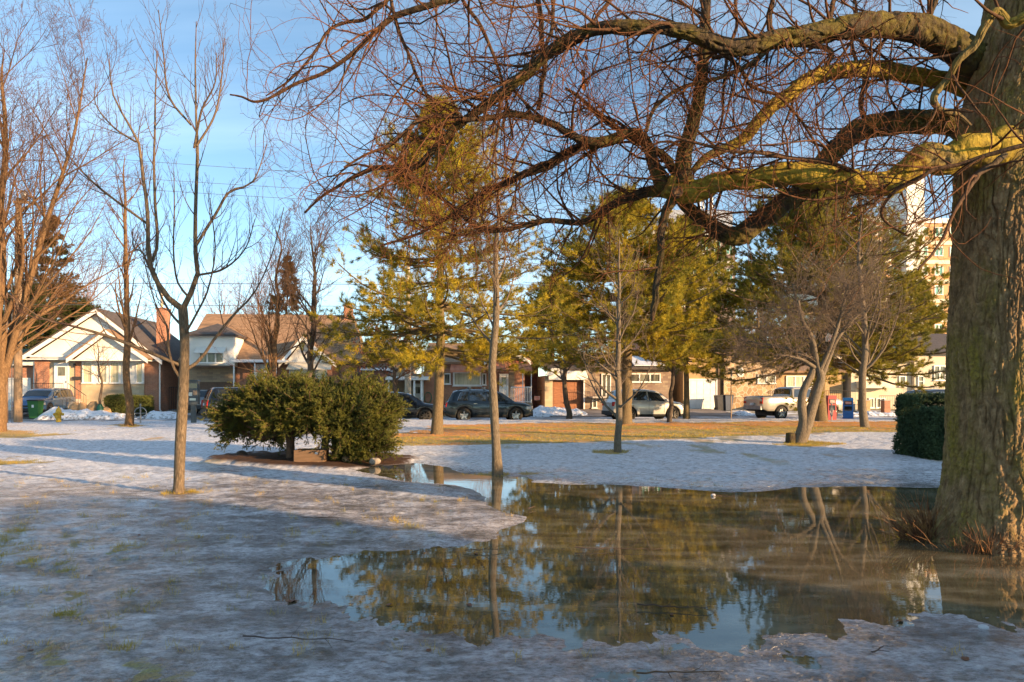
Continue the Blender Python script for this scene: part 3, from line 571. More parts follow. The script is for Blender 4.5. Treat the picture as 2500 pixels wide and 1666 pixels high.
# --- near young tree, traced
o, yd = root('young_tree', 'slender young tree forking low into two upright stems, alone on the near icy lawn', 435, 1213)
def tr(pts, dy=0., K=16):
    p = np.array([[*(W3(a, c, yd+dy+(e if len(q) > 3 else 0))-np.array(o.location)), g*.5*yd/F] for q in pts for (a, c, g, e) in [(*q, 0)[:4]]]); return spline(p, K)
ST_ = [([(412-0,1216,33),(437,1190,26),(440,1100,25),(445,1000,24),(448,930,24),(451,850,22),(449,790,22),(446,752,21)], 0),
 ([(446,756,16),(408,724,14),(378,673,12),(367,625,11),(367,592,10),(367,510,9),(357,423,8),(352,362,7),(327,311,5),(293,245,4),(286,160,2)], -.1),
 ([(371,640,8),(380,610,8),(380,571,8),(370,500,7),(360,388,6),(357,306,5),(352,204,4),(350,92,2)], .2),
 ([(446,756,15),(454,735,14),(480,679,12),(474,612,11),(472,510,9),(474,367,8),(469,286,6),(464,153,4),(464,35,2)], .1),
 ([(477,602,8),(515,515,7),(541,454,6),(592,423,4),(617,316,2)], .3), ([(474,362,6),(510,286,5),(556,235,3),(571,178,2)], -.3),
 ([(480,357,6),(515,275,5),(523,178,4),(520,61,2)], .2), ([(467,306,5),(423,245,5),(421,150,3),(421,61,2)], -.2),
 ([(378,684,7),(306,602,5),(262,580,4),(232,520,2)], .5), ([(365,551,6),(276,474,5),(235,418,3),(215,360,2)], -.4),
 ([(332,347,5),(270,306,4),(219,245,3),(213,189,2)], .1), ([(480,673,6),(561,663,5),(625,622,3),(660,560,2)], -.3),
 ([(452,905,9),(486,876,8),(517,822,7),(555,766,6),(603,705,4),(640,600,3),(660,480,2)], .3),
 ([(449,937,8),(429,899,7),(421,853,6),(423,800,5),(400,740,3),(385,640,2)], -.2),
 ([(444,894,9),(383,863,8),(306,827,7),(240,805,5),(190,790,4),(140,740,2)], -.5), ([(448,800,7),(395,760,6),(340,700,5),(300,640,4),(262,560,2)], .6),
 ([(450,820,6),(500,770,5),(545,720,4),(585,640,3),(600,540,2)], -.6), ([(460,725,6),(436,690,5),(430,620,4),(437,520,3),(441,430,2)], -.1)]
b = MB(); c = MB(); Ps, Rs = [], []
for k, (pts, dy) in enumerate(ST_):
    if k == 0: pts = [(435, 1219, 34)]+pts[1:]
    s = tr(pts, 0); t = np.linspace(0, 1, 16); s[:, 1] += dy*2.2*t
    if k == 0: addtrunk(b, s[:, :3], s[:, 3], 16)
    else: c.tubes(s[:, :3], s[:, 3], 8); Ps.append(s[:, :3]); Rs.append(s[:, 3])
b.build('trunk', barkY, o, True); rg = np.random.RandomState(5)
A1, B1 = grow(np.array(Ps), np.array(Rs), 11, .15, 1, (.35, .95), (22, 48), 9, 1.1, .10, .6, .01, .0016, rg, True)
A2, B2 = grow(A1, B1, 5, .15, 1, (.3, .6), (25, 48), 6, .6, .12, .7, .006, .0013, rg)
A3, B3 = grow(A2, B2, 2, .2, 1, (.3, .6), (25, 48), 4, .4, .12, .7, .006, .0012, rg)
c.tubes(A1, B1, 5); c.tubes(A2, B2, 4); c.tubes(A3, B3, 3); c.build('crown', barkY, o, True)

# --- centre sapling-like tree in the water, in front of the big pine
o, yd = root('young_tree', 'smooth grey young tree at the far edge of the meltwater, left of the picture centre axis', 1215, 1161)
o['label'] = 'smooth grey young tree rooted in a rusty needle patch at the edge of the meltwater'
bare(o, 6.6, .085, 21, barkG, 16, .38, (.22, .34), (35, 62), .5, 7, 4, 3, .0022, .55, (-.15, .1))
o, yd = root('young_tree', 'thin grey young tree standing on the snow in front of the silver crossover', 1508, 1110)
bare(o, 5.6, .085, 33, barkG, 22, .16, (.26, .40), (35, 62), .55, 7, 4, 2, .0028, .35, (.0, 0))
# --- the leaning tree with twin stems and a stump
o, yd = root('leaning_tree', 'leaning twin-stemmed tree with a cut stump at its foot and a dense twiggy crown', 1940, 1088)
sc_ = yd/F
def L3(a, c, g, dy=0): return [(a-1940)*sc_, dy, (1088-c)*sc_, g*.5*sc_]
ext = [[L3(1948, 1092, 36), L3(1962, 1040, 24), L3(1957, 990, 20), L3(1963, 950, 18), L3(1978, 925, 17), L3(1990, 890, 15, .1), L3(1985, 820, 11, .2), L3(1960, 760, 7, .3), L3(1945, 690, 4, .3)],
       [L3(1948, 1090, 34), L3(1965, 1055, 27), L3(1982, 1000, 24), L3(1997, 950, 23), L3(2004, 925, 20), L3(1992, 880, 15), L3(1975, 830, 12, -.2), L3(1950, 790, 9, -.3), L3(1935, 740, 6, -.4)],
       [L3(2003, 930, 15), L3(2030, 880, 11, .2), L3(2055, 830, 9, .3), L3(2085, 790, 8, .3), L3(2110, 770, 6, .4), L3(2140, 740, 4, .4)],
       [L3(2000, 910, 13), L3(2020, 850, 10, -.2), L3(2040, 780, 8, -.3), L3(2060, 700, 4, -.3)],
       [L3(1985, 880, 10), L3(1925, 850, 7, .3), L3(1870, 840, 5, .4), L3(1820, 830, 3, .4)],
       [L3(1990, 900, 9), L3(1940, 880, 6, -.4), L3(1880, 870, 4, -.5)]]
b = MB(); Ps, Rs = [], []
for q in ext: s = spline(np.array(q), 14); addtrunk(b, s[:, :3], s[:, 3], 12); Ps.append(s[:, :3]); Rs.append(s[:, 3])
b.build('trunk', barkG, o, True); rg = np.random.RandomState(8)
A1, B1 = grow(np.array(Ps), np.array(Rs), 16, .5, 1, (.8, 1.7), (35, 80), 9, .45, .14, .5, .02, .003, rg, True, bias=(.02, 0, .1))
A2, B2 = grow(A1, B1, 9, .1, 1, (.3, .8), (30, 60), 7, .3, .16, .7, .01, .0025, rg, True)
A3, B3 = grow(A2, B2, 6, .1, 1, (.15, .45), (30, 60), 5, .2, .18, .7, .006, .0022, rg, True)
ok = lambda A: A[:, :, 2].min(1) > .95
c = MB()
for A, B_ in ((A1, B1), (A2, B2), (A3, B3)): k = ok(A); c.tubes(A[k], B_[k], 4)
c.build('crown', barkG, o, True)
b = MB(); b.lathe([(.17, -.05), (.15, .1), (.135, .3), (.12, .345), (0, .36)], 16, (-.13, -.02, 0)); v = b.v[0]; v[:, 0] += fbm(v[:, 2]*6, v[:, 1]*9, 3, 2)*.04
b.build('stump', barkM, o, True)
# --- other bare trees of the park and the street
def bt(name, label, px, py, h, r, seed, mat, v=None, z=GZ, group=None, **k):
    o, yd = root(name, label, px, py, z, group, v=v); bare(o, h, r, seed, mat, **k); return o
bt('bare_tree', 'tall bare tree with warm tan trunks at the left edge of the park', -6, 1062, 14.5, .23, 41, barkO, n1=24, t0=.12, L1=(.36, .52), ang=(25, 48), up=.75, n2=11, n3=6, n4=2, tip=.0042, extra=[[(0, 0, 1.2, .14), (.6, .2, 4, .12), (1.5, .3, 7.5, .09), (2.6, .3, 11, .05), (3.2, .2, 14, .02)], [(0, 0, .7, .15), (-.7, -.2, 4, .12), (-1.0, -.2, 8, .08), (-.6, -.2, 13, .03)]])
bt('bare_tree', 'straight bare tree with tan trunk between fire hydrant and near young tree', 315, 1047, 11.8, .155, 43, barkO, n1=20, t0=.3, L1=(.22, .34), ang=(28, 48), up=.8, n2=8, n3=4, n4=2, tip=.0035, wig=.4)
bt('bare_tree', 'bushy bare tree behind the left half of the juniper', 668, 0, 7.4, .12, 45, barkO, v=27, n1=22, t0=.16, L1=(.38, .52), ang=(22, 42), up=.6, n2=9, n3=5, n4=3, tip=.0035, group=None)
bt('bare_tree', 'bare tree with a straight dark trunk behind the right half of the juniper', 757, 0, 7.7, .125, 47, barkD, v=26.5, n1=22, t0=.24, L1=(.34, .48), ang=(28, 48), up=.6, n2=9, n3=5, n4=3, tip=.0035)
bt('bare_tree', 'short dark tree with drooping bare limbs in front of the wooden garage door', 1390, 1027, 6.6, .15, 49, barkD, z=.0, n1=26, t0=.30, L1=(.45, .62), ang=(45, 80), up=.55, n2=8, n3=4, n4=2, tip=.0035)
bt('bare_tree', 'slim bare tree left of the white garage door, beside the silver crossover hood', 1634, 1037, 6.5, .105, 51, barkD, n1=14, t0=.35, L1=(.25, .4), ang=(30, 55), n2=6, n3=4, n4=2, tip=.0035)
bt('bare_tree', 'upright bare tree in the grass strip right of the blue newspaper box', 2113, 1052, 10.2, .155, 53, barkG, n1=34, t0=.18, L1=(.3, .42), ang=(40, 68), up=.75, n2=8, n3=5, n4=2, tip=.0038, wig=.5)
o = bt('oak_tree', 'small oak holding withered brown leaves behind the black parked wagon', 968, 0, 5.6, .11, 55, barkD, v=37, z=0, n1=22, t0=.32, L1=(.4, .55), ang=(45, 80), up=.4, n2=7, n3=4, n4=0, tip=.004)
rg = np.random.RandomState(6); P_, R_ = trunkline(5.6, .11, .9, s=55); A1, B1 = grow(P_[None], R_[None], 26, .32, .95, (1.6, 2.6), (50, 80), 8, .3, .12, .5, .1, .004, rg, True); A2, B2 = grow(A1, B1, 8, .3, 1, (.3, .8), (25, 50), 6, .1, .1, .5, .1, .004, rg, True)
leaves_on(A2[:, 2:], 2600, .13, M('oak_leaf', (.22, .085, .045), (.13, .05, .03), 3, .8, trans=.3), o, 'withered_leaves', rg, .07)
# street tree with a green watering bag in the yard of the white-gabled house
o = bt('street_sapling', 'spindly sapling wearing a green watering bag in front of the bay window', 244, 0, 4.7, .075, 57, barkD, v=45.6, z=.1, n1=14, t0=.4, L1=(.3, .42), ang=(35, 65), up=.7, n2=6, n3=4, n4=0, tip=.004)
b = MB(); b.lathe([(.26, 0), (.27, .1), (.2, .55), (.11, .72), (.12, .76), (.0, .76)], 14, (0, 0, -.05)); b.build('watering_bag', M('green_bag', (.01, .10, .06), (.006, .06, .04), 5, .5, bump=.4, bscale=9), o, True)

# --- conifers
def needle_mat(name, a, b_, sc=.9): return M(name, a, b_, sc, .65, trans=.25, spec=.3, lo=.38, hi=.62)
def tufts(A, per, L, wdt, nb, rg, spread=.75, upb=.25, t0=.25):
    """needle tufts along the branches A"""
    N, K = A.shape[:2]; n_ = N*per; idx = np.repeat(np.arange(N), per); f = rg.uniform(t0, 1, n_)*(K-1.001); i = f.astype(int); u = (f-i)[:, None]
    p = A[idx, i]*(1-u)+A[idx, i+1]*u; T = A[idx, i+1]-A[idx, i]; T /= np.linalg.norm(T, axis=1, keepdims=True)+1e-9
    T = np.repeat(T, nb, 0); p = np.repeat(p, nb, 0); d = T+rg.randn(len(p), 3)*spread; d[:, 2] += upb; d /= np.linalg.norm(d, axis=1, keepdims=True)
    q = np.cross(d, rg.randn(len(p), 3)); q /= np.linalg.norm(q, axis=1, keepdims=True)+1e-9; l = L*rg.uniform(.7, 1.25, (len(p), 1))
    return np.stack((p-q*wdt*.5, p+q*wdt*.5, p+d*l), 1)
def pine(name, label, px, py, h, r, cb, prof, seed, mat, nbr=150, tuft=(5, .13, .016, 7), v=None, tipup=.35, L2=(.35, .8), n2=9, z=GZ, sidebias=None, group=None, cat='pine tree', n3=3):
    o, yd = root(name, label, px, py, z, group, cat, v=v); rg = np.random.RandomState(seed); P, R = trunkline(h, r, .35, s=seed)
    b = MB(); addtrunk(b, P, R); b.build('trunk', barkP, o, True)
    t = np.sort(cb+(1-cb)*rg.rand(nbr)**1.05); t = cb+(np.round((t-cb)*h/.8)*.8)/h+rg.uniform(-.012, .012, nbr); t = np.clip(t, cb-.02, .99)
    az = rg.uniform(0, 2*pi, nbr); q = (t-cb)/(1-cb); Ln = np.interp(q, *zip(*prof))*rg.uniform(.62, 1.12, nbr)
    if sidebias: Ln *= 1+sidebias*np.cos(az)
    el = np.radians(np.interp(q, [0, .4, 1], [-6, 8, 50])+rg.uniform(-8, 8, nbr)); K = 9
    d = np.stack((np.cos(az)*np.cos(el), np.sin(az)*np.cos(el), np.sin(el)), 1); A = np.zeros((nbr, K, 3))
    A[:, 0] = np.stack([np.interp(t*h, P[:, 2], P[:, k]) for k in (0, 1)]+[t*h], 1)
    for j in range(1, K): d[:, 2] += (tipup*(j/K)**1.5-.10*(j < 4))*.5; d += rg.randn(nbr, 3)*.05; d /= np.linalg.norm(d, axis=1, keepdims=True); A[:, j] = A[:, j-1]+d*(Ln/(K-1))[:, None]
    B = (.012*Ln+.006)[:, None]*np.linspace(1, .3, K)[None]
    A2, B2 = grow(A, B, n2, .22, 1, L2, (25, 55), 6, .25, .12, .5, .02, .004, rg, True, side=(1, 1, .35))
    sc = np.repeat(np.clip(Ln/2.4, .4, 1.1), n2)[:, None, None]; A2 = A2[:, :1]+(A2-A2[:, :1])*sc
    A3, B3 = grow(A2, B2, n3, .3, 1, (.15, .4), (25, 50), 4, .2, .1, .7, .02, .003, rg, True, side=(1, 1, .5))
    c = MB(); c.tubes(A, B, 5); c.tubes(A2, B2, 3); c.build('limbs', barkP, o, True)
    f = MB(); f.tris(tufts(A2, tuft[0], tuft[1], tuft[2], tuft[3], rg)); f.tris(tufts(A3, max(2, tuft[0]-1), tuft[1], tuft[2], tuft[3], rg, t0=.4))
    f.build('needles', mat, o); print(label[:30], sum(len(x) for x in f.f)); return o
nY = needle_mat('pine_needles_yellow', (.48, .36, .025), (.18, .165, .022)); nG = needle_mat('pine_needles_green', (.47, .36, .03), (.16, .16, .022)); nD = needle_mat('pine_needles_dark', (.36, .29, .03), (.12, .125, .022))
pine('pine_tree', 'tall yellow-green pine with a clear lower trunk left of the picture middle', 1067, 1065, 11.7, .19, .26, [(0, 3.8), (.1, 4.7), (.3, 3.7), (.55, 3.1), (.8, 1.7), (1, .2)], 1, nY, 180, (6, .19, .013, 11), n2=11, n3=2)

pine('pine_tree', 'broad pine rising behind the silver crossover, its trunk ringed by orange needles', 1527, 1043, 10.2, .26, .33, [(0, 4.6), (.2, 5.2), (.45, 4.0), (.7, 2.4), (1, .2)], 2, nG, 175, (7, .19, .016, 10), n2=12, n3=2)
pine('pine_tree', 'smaller pine with a thin trunk between white garage door and silver crossover', 1676, 1027, 10.6, .16, .31, [(0, 3.2), (.3, 3.8), (.6, 2.8), (1, .3)], 3, nG, 140, (6, .18, .018, 10), z=0, n2=12, n3=3)
pine('pine_tree', 'dark wide pine with a stout trunk behind the leaning twin-stemmed tree', 2003, 1034, 10.6, .30, .29, [(0, 6.2), (.2, 6.6), (.5, 5.4), (.75, 3.8), (1, .4)], 4, nD, 240, (7, .18, .017, 10), n2=12, n3=3)
pine('pine_tree', 'dense dark pine in the yard behind the wooden garage door', 1350, 0, 9.4, .2, .42, [(0, 3.2), (.4, 3.0), (1, .4)], 6, nG, 130, (6, .2, .032, 9), v=50.8+3, z=.3)
pine('pine_tree', 'yard pine half hidden behind the broad trunk, rising over the cream house', 2235, 0, 12.5, .25, .2, [(0, 4.0), (.4, 3.6), (1, .4)], 7, nG, 130, (6, .2, .035, 9), v=66, z=.3)
pine('pine_tree', 'far dark pine between the two broad pines, over the yellow brick house', 1850, 0, 12.5, .2, .30, [(0, 4.0), (.4, 3.8), (1, .4)], 16, nD, 130, (6, .2, .03, 9), v=62, z=.3)
nB_ = needle_mat('spruce_brown', (.15, .085, .03), (.055, .05, .02)); nDk = needle_mat('cedar_green', (.07, .085, .018), (.03, .045, .015))
pine('spruce_tree', 'rusty brown spruce behind the green-roofed garage', 120, 0, 17.5, .25, .12, [(0, 4.6), (.5, 3.2), (1, .2)], 8, nB_, 170, (6, .2, .035, 7), v=72, z=.3, cat='spruce', tipup=-.05)
pine('cedar_tree', 'dark green cedar thicket between garage and white-gabled house', 70, 0, 9.5, .3, .05, [(0, 4.2), (.5, 4.2), (1, .8)], 9, nDk, 150, (6, .2, .04, 7), v=64, z=.3, cat='cedar')
pine('cedar_tree', 'dark green cedar rising left of the white gable', 195, 0, 8.2, .3, .05, [(0, 3.6), (.5, 3.6), (1, .8)], 10, nDk, 120, (6, .2, .04, 7), v=66, z=.3, cat='cedar')
pine('spruce_tree', 'slender brown spruce rising behind the wide brown roof', 700, 0, 15.2, .2, .15, [(0, 2.6), (.5, 2.0), (1, .2)], 12, nB_, 120, (5, .2, .035, 7), v=78, z=.3, cat='spruce', tipup=-.05)
# --- far bare wood behind the houses
rg = np.random.RandomState(12); b = MB()
for k in range(46):
    u = rg.uniform(-72, 62); v_ = rg.uniform(74, 105); x, y = street(u, v_); h = rg.uniform(9, 13.5); P, R = trunkline(h, .2, .8, s=200+k); P = P+np.array((x, y, .3))
    if x > 8: P[:, 2] = .3+(P[:, 2]-.3)*.8
    A1, B1 = grow(P[None], R[None], 22, .2, .98, (.25*h, .45*h), (25, 50), 7, .7, .12, .5, .1, .012, rg, True); A2, B2 = grow(A1, B1, 7, .15, 1, (.35, .8), (25, 50), 5, .4, .12, .6, .1, .010, rg); A3, B3 = grow(A2, B2, 4, .15, 1, (.4, .9), (25, 50), 4, .3, .12, .6, .1, .008, rg)
    b.tubes(P, R, 6); b.tubes(A1, B1, 4); b.tubes(A2, B2, 3); b.tubes(A3, B3, 3)
tag(b.build('distant_trees', Mbark('far_bark', (.30, .17, .135), (.24, .15, .11), None, 3, r0=.01, r1=.1), None, True), 'reddish haze of bare treetops beyond the house roofs', 'woods', None, 'stuff')

# --- big spreading juniper
o, yd = root('juniper_shrub', 'wide spreading dark green juniper with crooked stems over a wooden box', 755, 1128, .05, cat='shrub')
S_ = yd/F; rg = np.random.RandomState(15)
def J(px, py, dy=0, r=.03): return [(px-755)*S_, dy, (1128-py)*S_, r]
stems = [[J(712, 1138, 0, .12), J(708, 1085, 0, .09), J(700, 1060, 0, .075), J(655, 1035, 0, .055), J(600, 1030, .1, .04), J(560, 1000, .2, .02)],
 [J(712, 1100, 0, .08), J(705, 1040, 0, .07), J(690, 980, .1, .05), J(660, 940, .2, .02)],
 [J(785, 1132, .2, .10), J(790, 1080, .2, .08), J(800, 1040, .2, .065), J(790, 980, .1, .04), J(770, 930, 0, .02)],
 [J(822, 1136, 0, .11), J(820, 1080, 0, .09), J(825, 1030, 0, .07), J(850, 970, .1, .05), J(880, 930, .1, .02)],
 [J(830, 1110, 0, .08), J(870, 1070, -.1, .07), J(920, 1040, -.1, .05), J(960, 1000, 0, .02)]]
b = MB()
for s in stems: s = spline(np.array(s), 12); addtrunk(b, s[:, :3], s[:, 3], 10)
b.build('trunk', M('juniper_bark', (.16, .085, .05), (.07, .04, .025), 12, .9, bump=.5), o, True)
JS = .9
blobs = [(560,990,.0,62,44),(600,1010,.3,70,40),(640,960,-.25,75,48),(700,1000,-.4,70,42),(690,935,.1,75,42),(745,930,.2,70,40),(775,975,-.5,80,55),(840,950,.0,85,50),(850,1010,-.5,80,62),(905,1000,-.1,80,70),(920,1060,-.2,60,50),(868,1075,-.3,50,42),(945,970,.2,55,48),(875,925,.2,22,34),(600,960,.5,60,40),(720,1010,.5,90,60),(830,1000,.7,110,70),(900,1010,.6,70,70),(550,1030,.2,40,36),(640,1050,.5,60,24),(725,960,-.3,60,40),(660,1000,.0,60,50)]
fr = []; 
for (px_, py_, dy, ax, az_) in blobs:
    n_ = int(1.05*(ax*az_)**.5*3.0); u = rg.randn(n_, 3); u /= np.linalg.norm(u, axis=1, keepdims=True); c0 = np.array(J(755+(px_-755)*.95, py_+20, dy*1.3)[:3]); rad3 = np.array((ax, (ax+az_)*.55, az_))*S_*.72
    fr.append((c0+u*rad3*rg.uniform(.5, 1.0, (n_, 1)), u+np.array((0, 0, .35))+(c0*np.array((.35, .6, 0)))))
P0 = np.concatenate([a for a, _ in fr]); D0 = np.concatenate([a for _, a in fr]); D0 /= np.linalg.norm(D0, axis=1, keepdims=True)
pxl_ = P0[:, 0]/S_+755; k = (P0[:, 2] > .12) & (P0[:, 2] < (1128-np.interp(pxl_, [500, 515, 560, 600, 640, 700, 760, 800, 870, 893, 915, 950, 990, 1010], [1055, 1035, 998, 982, 955, 942, 945, 956, 950, 925, 960, 985, 1015, 1045]))*S_); P0, D0 = P0[k], D0[k]
K = 6; A = np.zeros((len(P0), K, 3)); A[:, 0] = P0-D0*.2; d = D0.copy(); fl = rg.uniform(.6, 1.7, (len(P0), 1))
for j in range(1, K): d += rg.randn(*d.shape)*.1; d[:, 2] += .05; d /= np.linalg.norm(d, axis=1, keepdims=True); A[:, j] = A[:, j-1]+d*.075*fl
A2, B2 = grow(A, np.full(A.shape[:2], .006), 8, .05, 1, (.08, .2), (25, 50), 5, .15, .1, .5, .02, .003, rg, True)
f = MB(); f.tris(tufts(A2, 7, .055, .010, 6, rg, .38, .12, .05)); f.tris(tufts(A, 8, .06, .011, 6, rg, .35, .12, .2)); f.build('foliage', M('juniper_green', (.18, .175, .03), (.05, .065, .018), 2.6, .7, trans=.15, spec=.3), o)
c = MB(); c.tubes(A, np.full(A.shape[:2], .006), 4)
inn = np.array([(0, 0, .45)]); tw = np.zeros((len(P0), 5, 3)); src = np.array([(J(s_[0], s_[1], 0)[:3]) for s_ in ((700, 1060), (800, 1030), (840, 1030), (700, 1000))])
ci = ((P0[:, None]-src[None])**2).sum(2).argmin(1); 
for j in range(5): t = j/4; tw[:, j] = src[ci]*(1-t)+A[:, 0]*t+np.array((0, 0, -.18))*math.sin(t*pi)
kk = rg.rand(len(P0)) < .3; c.tubes(tw[kk], np.repeat(np.linspace(.014, .005, 5)[None], kk.sum(), 0), 4); c.build('limbs', MATS['juniper_bark'], o, True)
print('juniper', len(A2))
# --- clipped hedges: leafy skin on a rounded box
def hedge(name, label, size, loc, rz, mat, seed, n_, leaf=.05, step=None):
    o = thing(name, label, 'hedge', loc, rz); rg = np.random.RandomState(seed); L_, Wd, Hh = size
    def pt(n_):
        a = np.array((Wd*Hh, Wd*Hh, L_*Hh, L_*Hh, L_*Wd)); f = rg.choice(5, n_, p=a/a.sum()); u = rg.rand(n_, 3)*2-1; nn = np.zeros((n_, 3))
        for k, (ax, s) in enumerate(((0, 1), (0, -1), (1, 1), (1, -1), (2, 1))): u[f == k, ax] = s; nn[f == k, ax] = s
        p = np.sign(u)*np.abs(u)**1.0*np.array((L_/2, Wd/2, Hh/2)); r_ = .16*(np.abs(u[:, 0])**6+np.abs(u[:, 1])**6+np.abs(u[:, 2])**6-1); p = p*(1-.5*r_[:, None]*.35); p[:, 2] += Hh/2
        w_ = fbm(p[:, 0]*1.8+p[:, 1], p[:, 2]*1.8+p[:, 1]*.7, 4, seed)*.12; p += nn*(w_-rg.rand(n_)**2*.16)[:, None]; return p, nn
    p, nn = pt(n_)
    if step: k = (p[:, 1] < step[1]) & (p[:, 0] > step[0]); p[k, 2] *= step[2]
    d = nn*.7+rg.randn(n_, 3)*.55; d[:, 2] += .3; d /= np.linalg.norm(d, axis=1, keepdims=True)
    A = np.zeros((n_, 4, 3)); 
    for j in range(4): A[:, j] = p+d*leaf*.8*(j-1)
    f = MB(); f.tris(tufts(A, 3, leaf, leaf*.42, 4, rg, .6, .1, .0)); f.build('foliage', mat, o)
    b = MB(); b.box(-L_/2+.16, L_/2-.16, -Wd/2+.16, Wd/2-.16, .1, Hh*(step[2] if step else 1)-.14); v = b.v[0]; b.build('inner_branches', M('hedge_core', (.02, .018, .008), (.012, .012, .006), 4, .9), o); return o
x, y = G(2260, 1120)
hedge('clipped_hedge', 'dark clipped evergreen hedge left of the great trunk', (2.2, 1.7, 1.52), (x+.72, y-.15, .0), .05, M('yew_green', (.075, .11, .045), (.035, .06, .03), 2.2, .7, spec=.3), 3, 15000, .05, (-9, -.1, .80))
x, y = street(0, 45.7); uu = tostreet((308-1250)/F*sd(308, 45.9), sd(308, 45.9))[0]; x, y = street(uu, 46.3)
hedge('box_hedge', 'low rounded green hedge below the bay window', (2.55, .9, 1.15), (x, y, .12), TH, M('box_green', (.12, .125, .02), (.05, .07, .015), 2.2, .7), 4, 4500, .06)
# unseen hedges added outside the view to cast long shadows over the ice
tall = M('shadow_hedge_green', (.05, .08, .02), (.03, .05, .016), 1.5, .8)
for lab, cx0, cy0, ln, hh_ in (('unseen tall hedge added beyond the right edge to shade the middle ice', 17.5, 7.5, 9.0, 3.7), ('unseen tall hedge added behind the viewer to shade the near ice', 13.2, -7.2, 13.6, 3.8)):
    hedge('shadow_hedge', lab, (ln, 1.4, hh_), (cx0, cy0, -.05), pi/2+.1, tall, 5+int(ln), 26000, .13)
# --- grass blades: strip of lawn and foreground tufts
rg = np.random.RandomState(31)
def blades(x, y, z, hgt, wd, rg):
    n_ = len(x); a = rg.uniform(0, 2*pi, n_); l = hgt*rg.uniform(.5, 1.3, n_); q = np.stack((np.cos(a), np.sin(a), 0*a), 1)*wd/2; p = np.stack((x, y, z), 1); tp = p+np.stack((rg.randn(n_)*.5*l, rg.randn(n_)*.5*l, l), 1); return np.stack((p-q, p+q, tp), 1)
def gz(x, y):
    fr = (x/y*1.0+1.35)/2.7*(NC-1); v_ = -x*ST+y*CT; rr_ = (np.log(v_)-math.log(1.6))/(math.log(37.35)-math.log(1.6))*(NR-1)
    i = np.clip(rr_.astype(int), 0, NR-1); j = np.clip(fr.astype(int), 0, NC-1); return Z[i, j], grassm[i, j], shore[i, j]
x = rg.uniform(-9, 22, 170000); y = rg.uniform(19, 35.5, 170000); z, g, _ = gz(x, y); k = g > .6; x, y, z = x[k], y[k], z[k]; ii_ = np.clip(((np.log(-x*ST+y*CT)-math.log(1.6))/(math.log(37.35)-math.log(1.6))*(NR-1)).astype(int), 0, NR-1); jj_ = np.clip(((x/y+1.35)/2.7*(NC-1)).astype(int), 0, NC-1); nd = needles[ii_, jj_] > rg.rand(len(x))
b = MB(); b.tris(blades(x[~nd], y[~nd], z[~nd]-.01, .05, .012, rg)); b.tris(blades(x[nd], y[nd], z[nd]-.01, .035, .012, rg), 1)
cx_ = rg.uniform(-10, 4, 14000); cy_ = 4.4+rg.rand(14000)**1.3*9; z, g, sh = gz(cx_, cy_); k = (sh > .1) & ((g > .3) | (rg.rand(14000) < .03)); cx_, cy_ = cx_[k], cy_[k]; m_ = 16
x = np.repeat(cx_, m_)+rg.randn(len(cx_)*m_)*.035; y = np.repeat(cy_, m_)+rg.randn(len(cx_)*m_)*.035; z, g, sh = gz(x, y); b.tris(blades(x, y, z-.006,   .065, .0038, rg))
for q in GRASS[1:]:
    q = np.array(wpoly(q)); lo, hi = q.min(0), q.max(0); n_ = int(min(9000, 900*(hi[0]-lo[0])*(hi[1]-lo[1]))); x = rg.uniform(lo[0], hi[0], n_); y = rg.uniform(lo[1], hi[1], n_); z, g, _ = gz(x, y); k = g > .45; b.tris(blades(x[k], y[k], z[k]-.01, .05, .006, rg))
tag(b.build('grass', [M('grass_blades', (.56, .35, .025), (.22, .20, .02), 1.2, .8, trans=.2), M('fallen_needles', (.72, .29, .02), (.44, .18, .015), 2.5, .8, trans=.2)]), 'short yellowed grass showing through the ice and in the needle-strewn strip', 'grass', None, 'stuff')
# ================================================================ houses
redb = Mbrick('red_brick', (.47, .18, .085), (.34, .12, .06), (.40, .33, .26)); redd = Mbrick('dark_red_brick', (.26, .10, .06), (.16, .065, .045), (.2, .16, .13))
yelb = Mbrick('yellow_brick', (.52, .32, .12), (.42, .24, .09), (.45, .38, .28)); creamst = Mbrick('cream_stone_blocks', (.58, .46, .30), (.50, .38, .24), (.42, .36, .28), .42, .2, size=.006)
tanst = Mbrick('tan_ledge_stone', (.40, .30, .19), (.27, .20, .14), (.22, .18, .14), .5, .13, size=.006); field = Mstone('field_stone', [(.20, .13, .08), (.42, .28, .14), (.30, .19, .10), (.52, .38, .22)], (.55, .45, .33), 2.6)
flag = Mbrick('mixed_ledge_stone', (.34, .26, .18), (.20, .13, .10), (.20, .17, .14), .38, .16, size=.006)
white = M('white_paint', (.80, .78, .74), (.70, .68, .64), 2.5, .5); siding = M('white_siding', (.80, .77, .71), (.72, .69, .62), .8, .6); creamp = M('cream_paint', (.70, .62, .48), (.62, .54, .41), 1.5, .7)
brownroof = M('brown_shingles', (.33, .20, .115), (.22, .135, .08), 3, .9, bump=.5, bscale=14, stretch=(1, 1, 3)); darkroof = M('dark_shingles', (.11, .085, .075), (.065, .055, .05), 4, .9, bump=.5, bscale=16); greenroof = M('green_shingles', (.055, .11, .065), (.035, .07, .045), 5, .9, bump=.4, bscale=20)
copper = M('copper_awning', (.55, .20, .10), (.42, .14, .075), 2, .5); brown = M('brown_trim', (.14, .08, .05), (.10, .06, .04), 4, .6); iron = M('black_iron', (.03, .03, .032), (.05, .04, .035), 8, .5)
woodd = M('wooden_garage_door', (.33, .14, .065), (.22, .09, .045), 3, .6, stretch=(1, 1, 6)); concrete = M('concrete', (.42, .38, .33), (.30, .27, .24), 3, .9); snowm = M('snow', (.80, .80, .83), (.66, .65, .68), 3, .6, bump=.5, bscale=8)
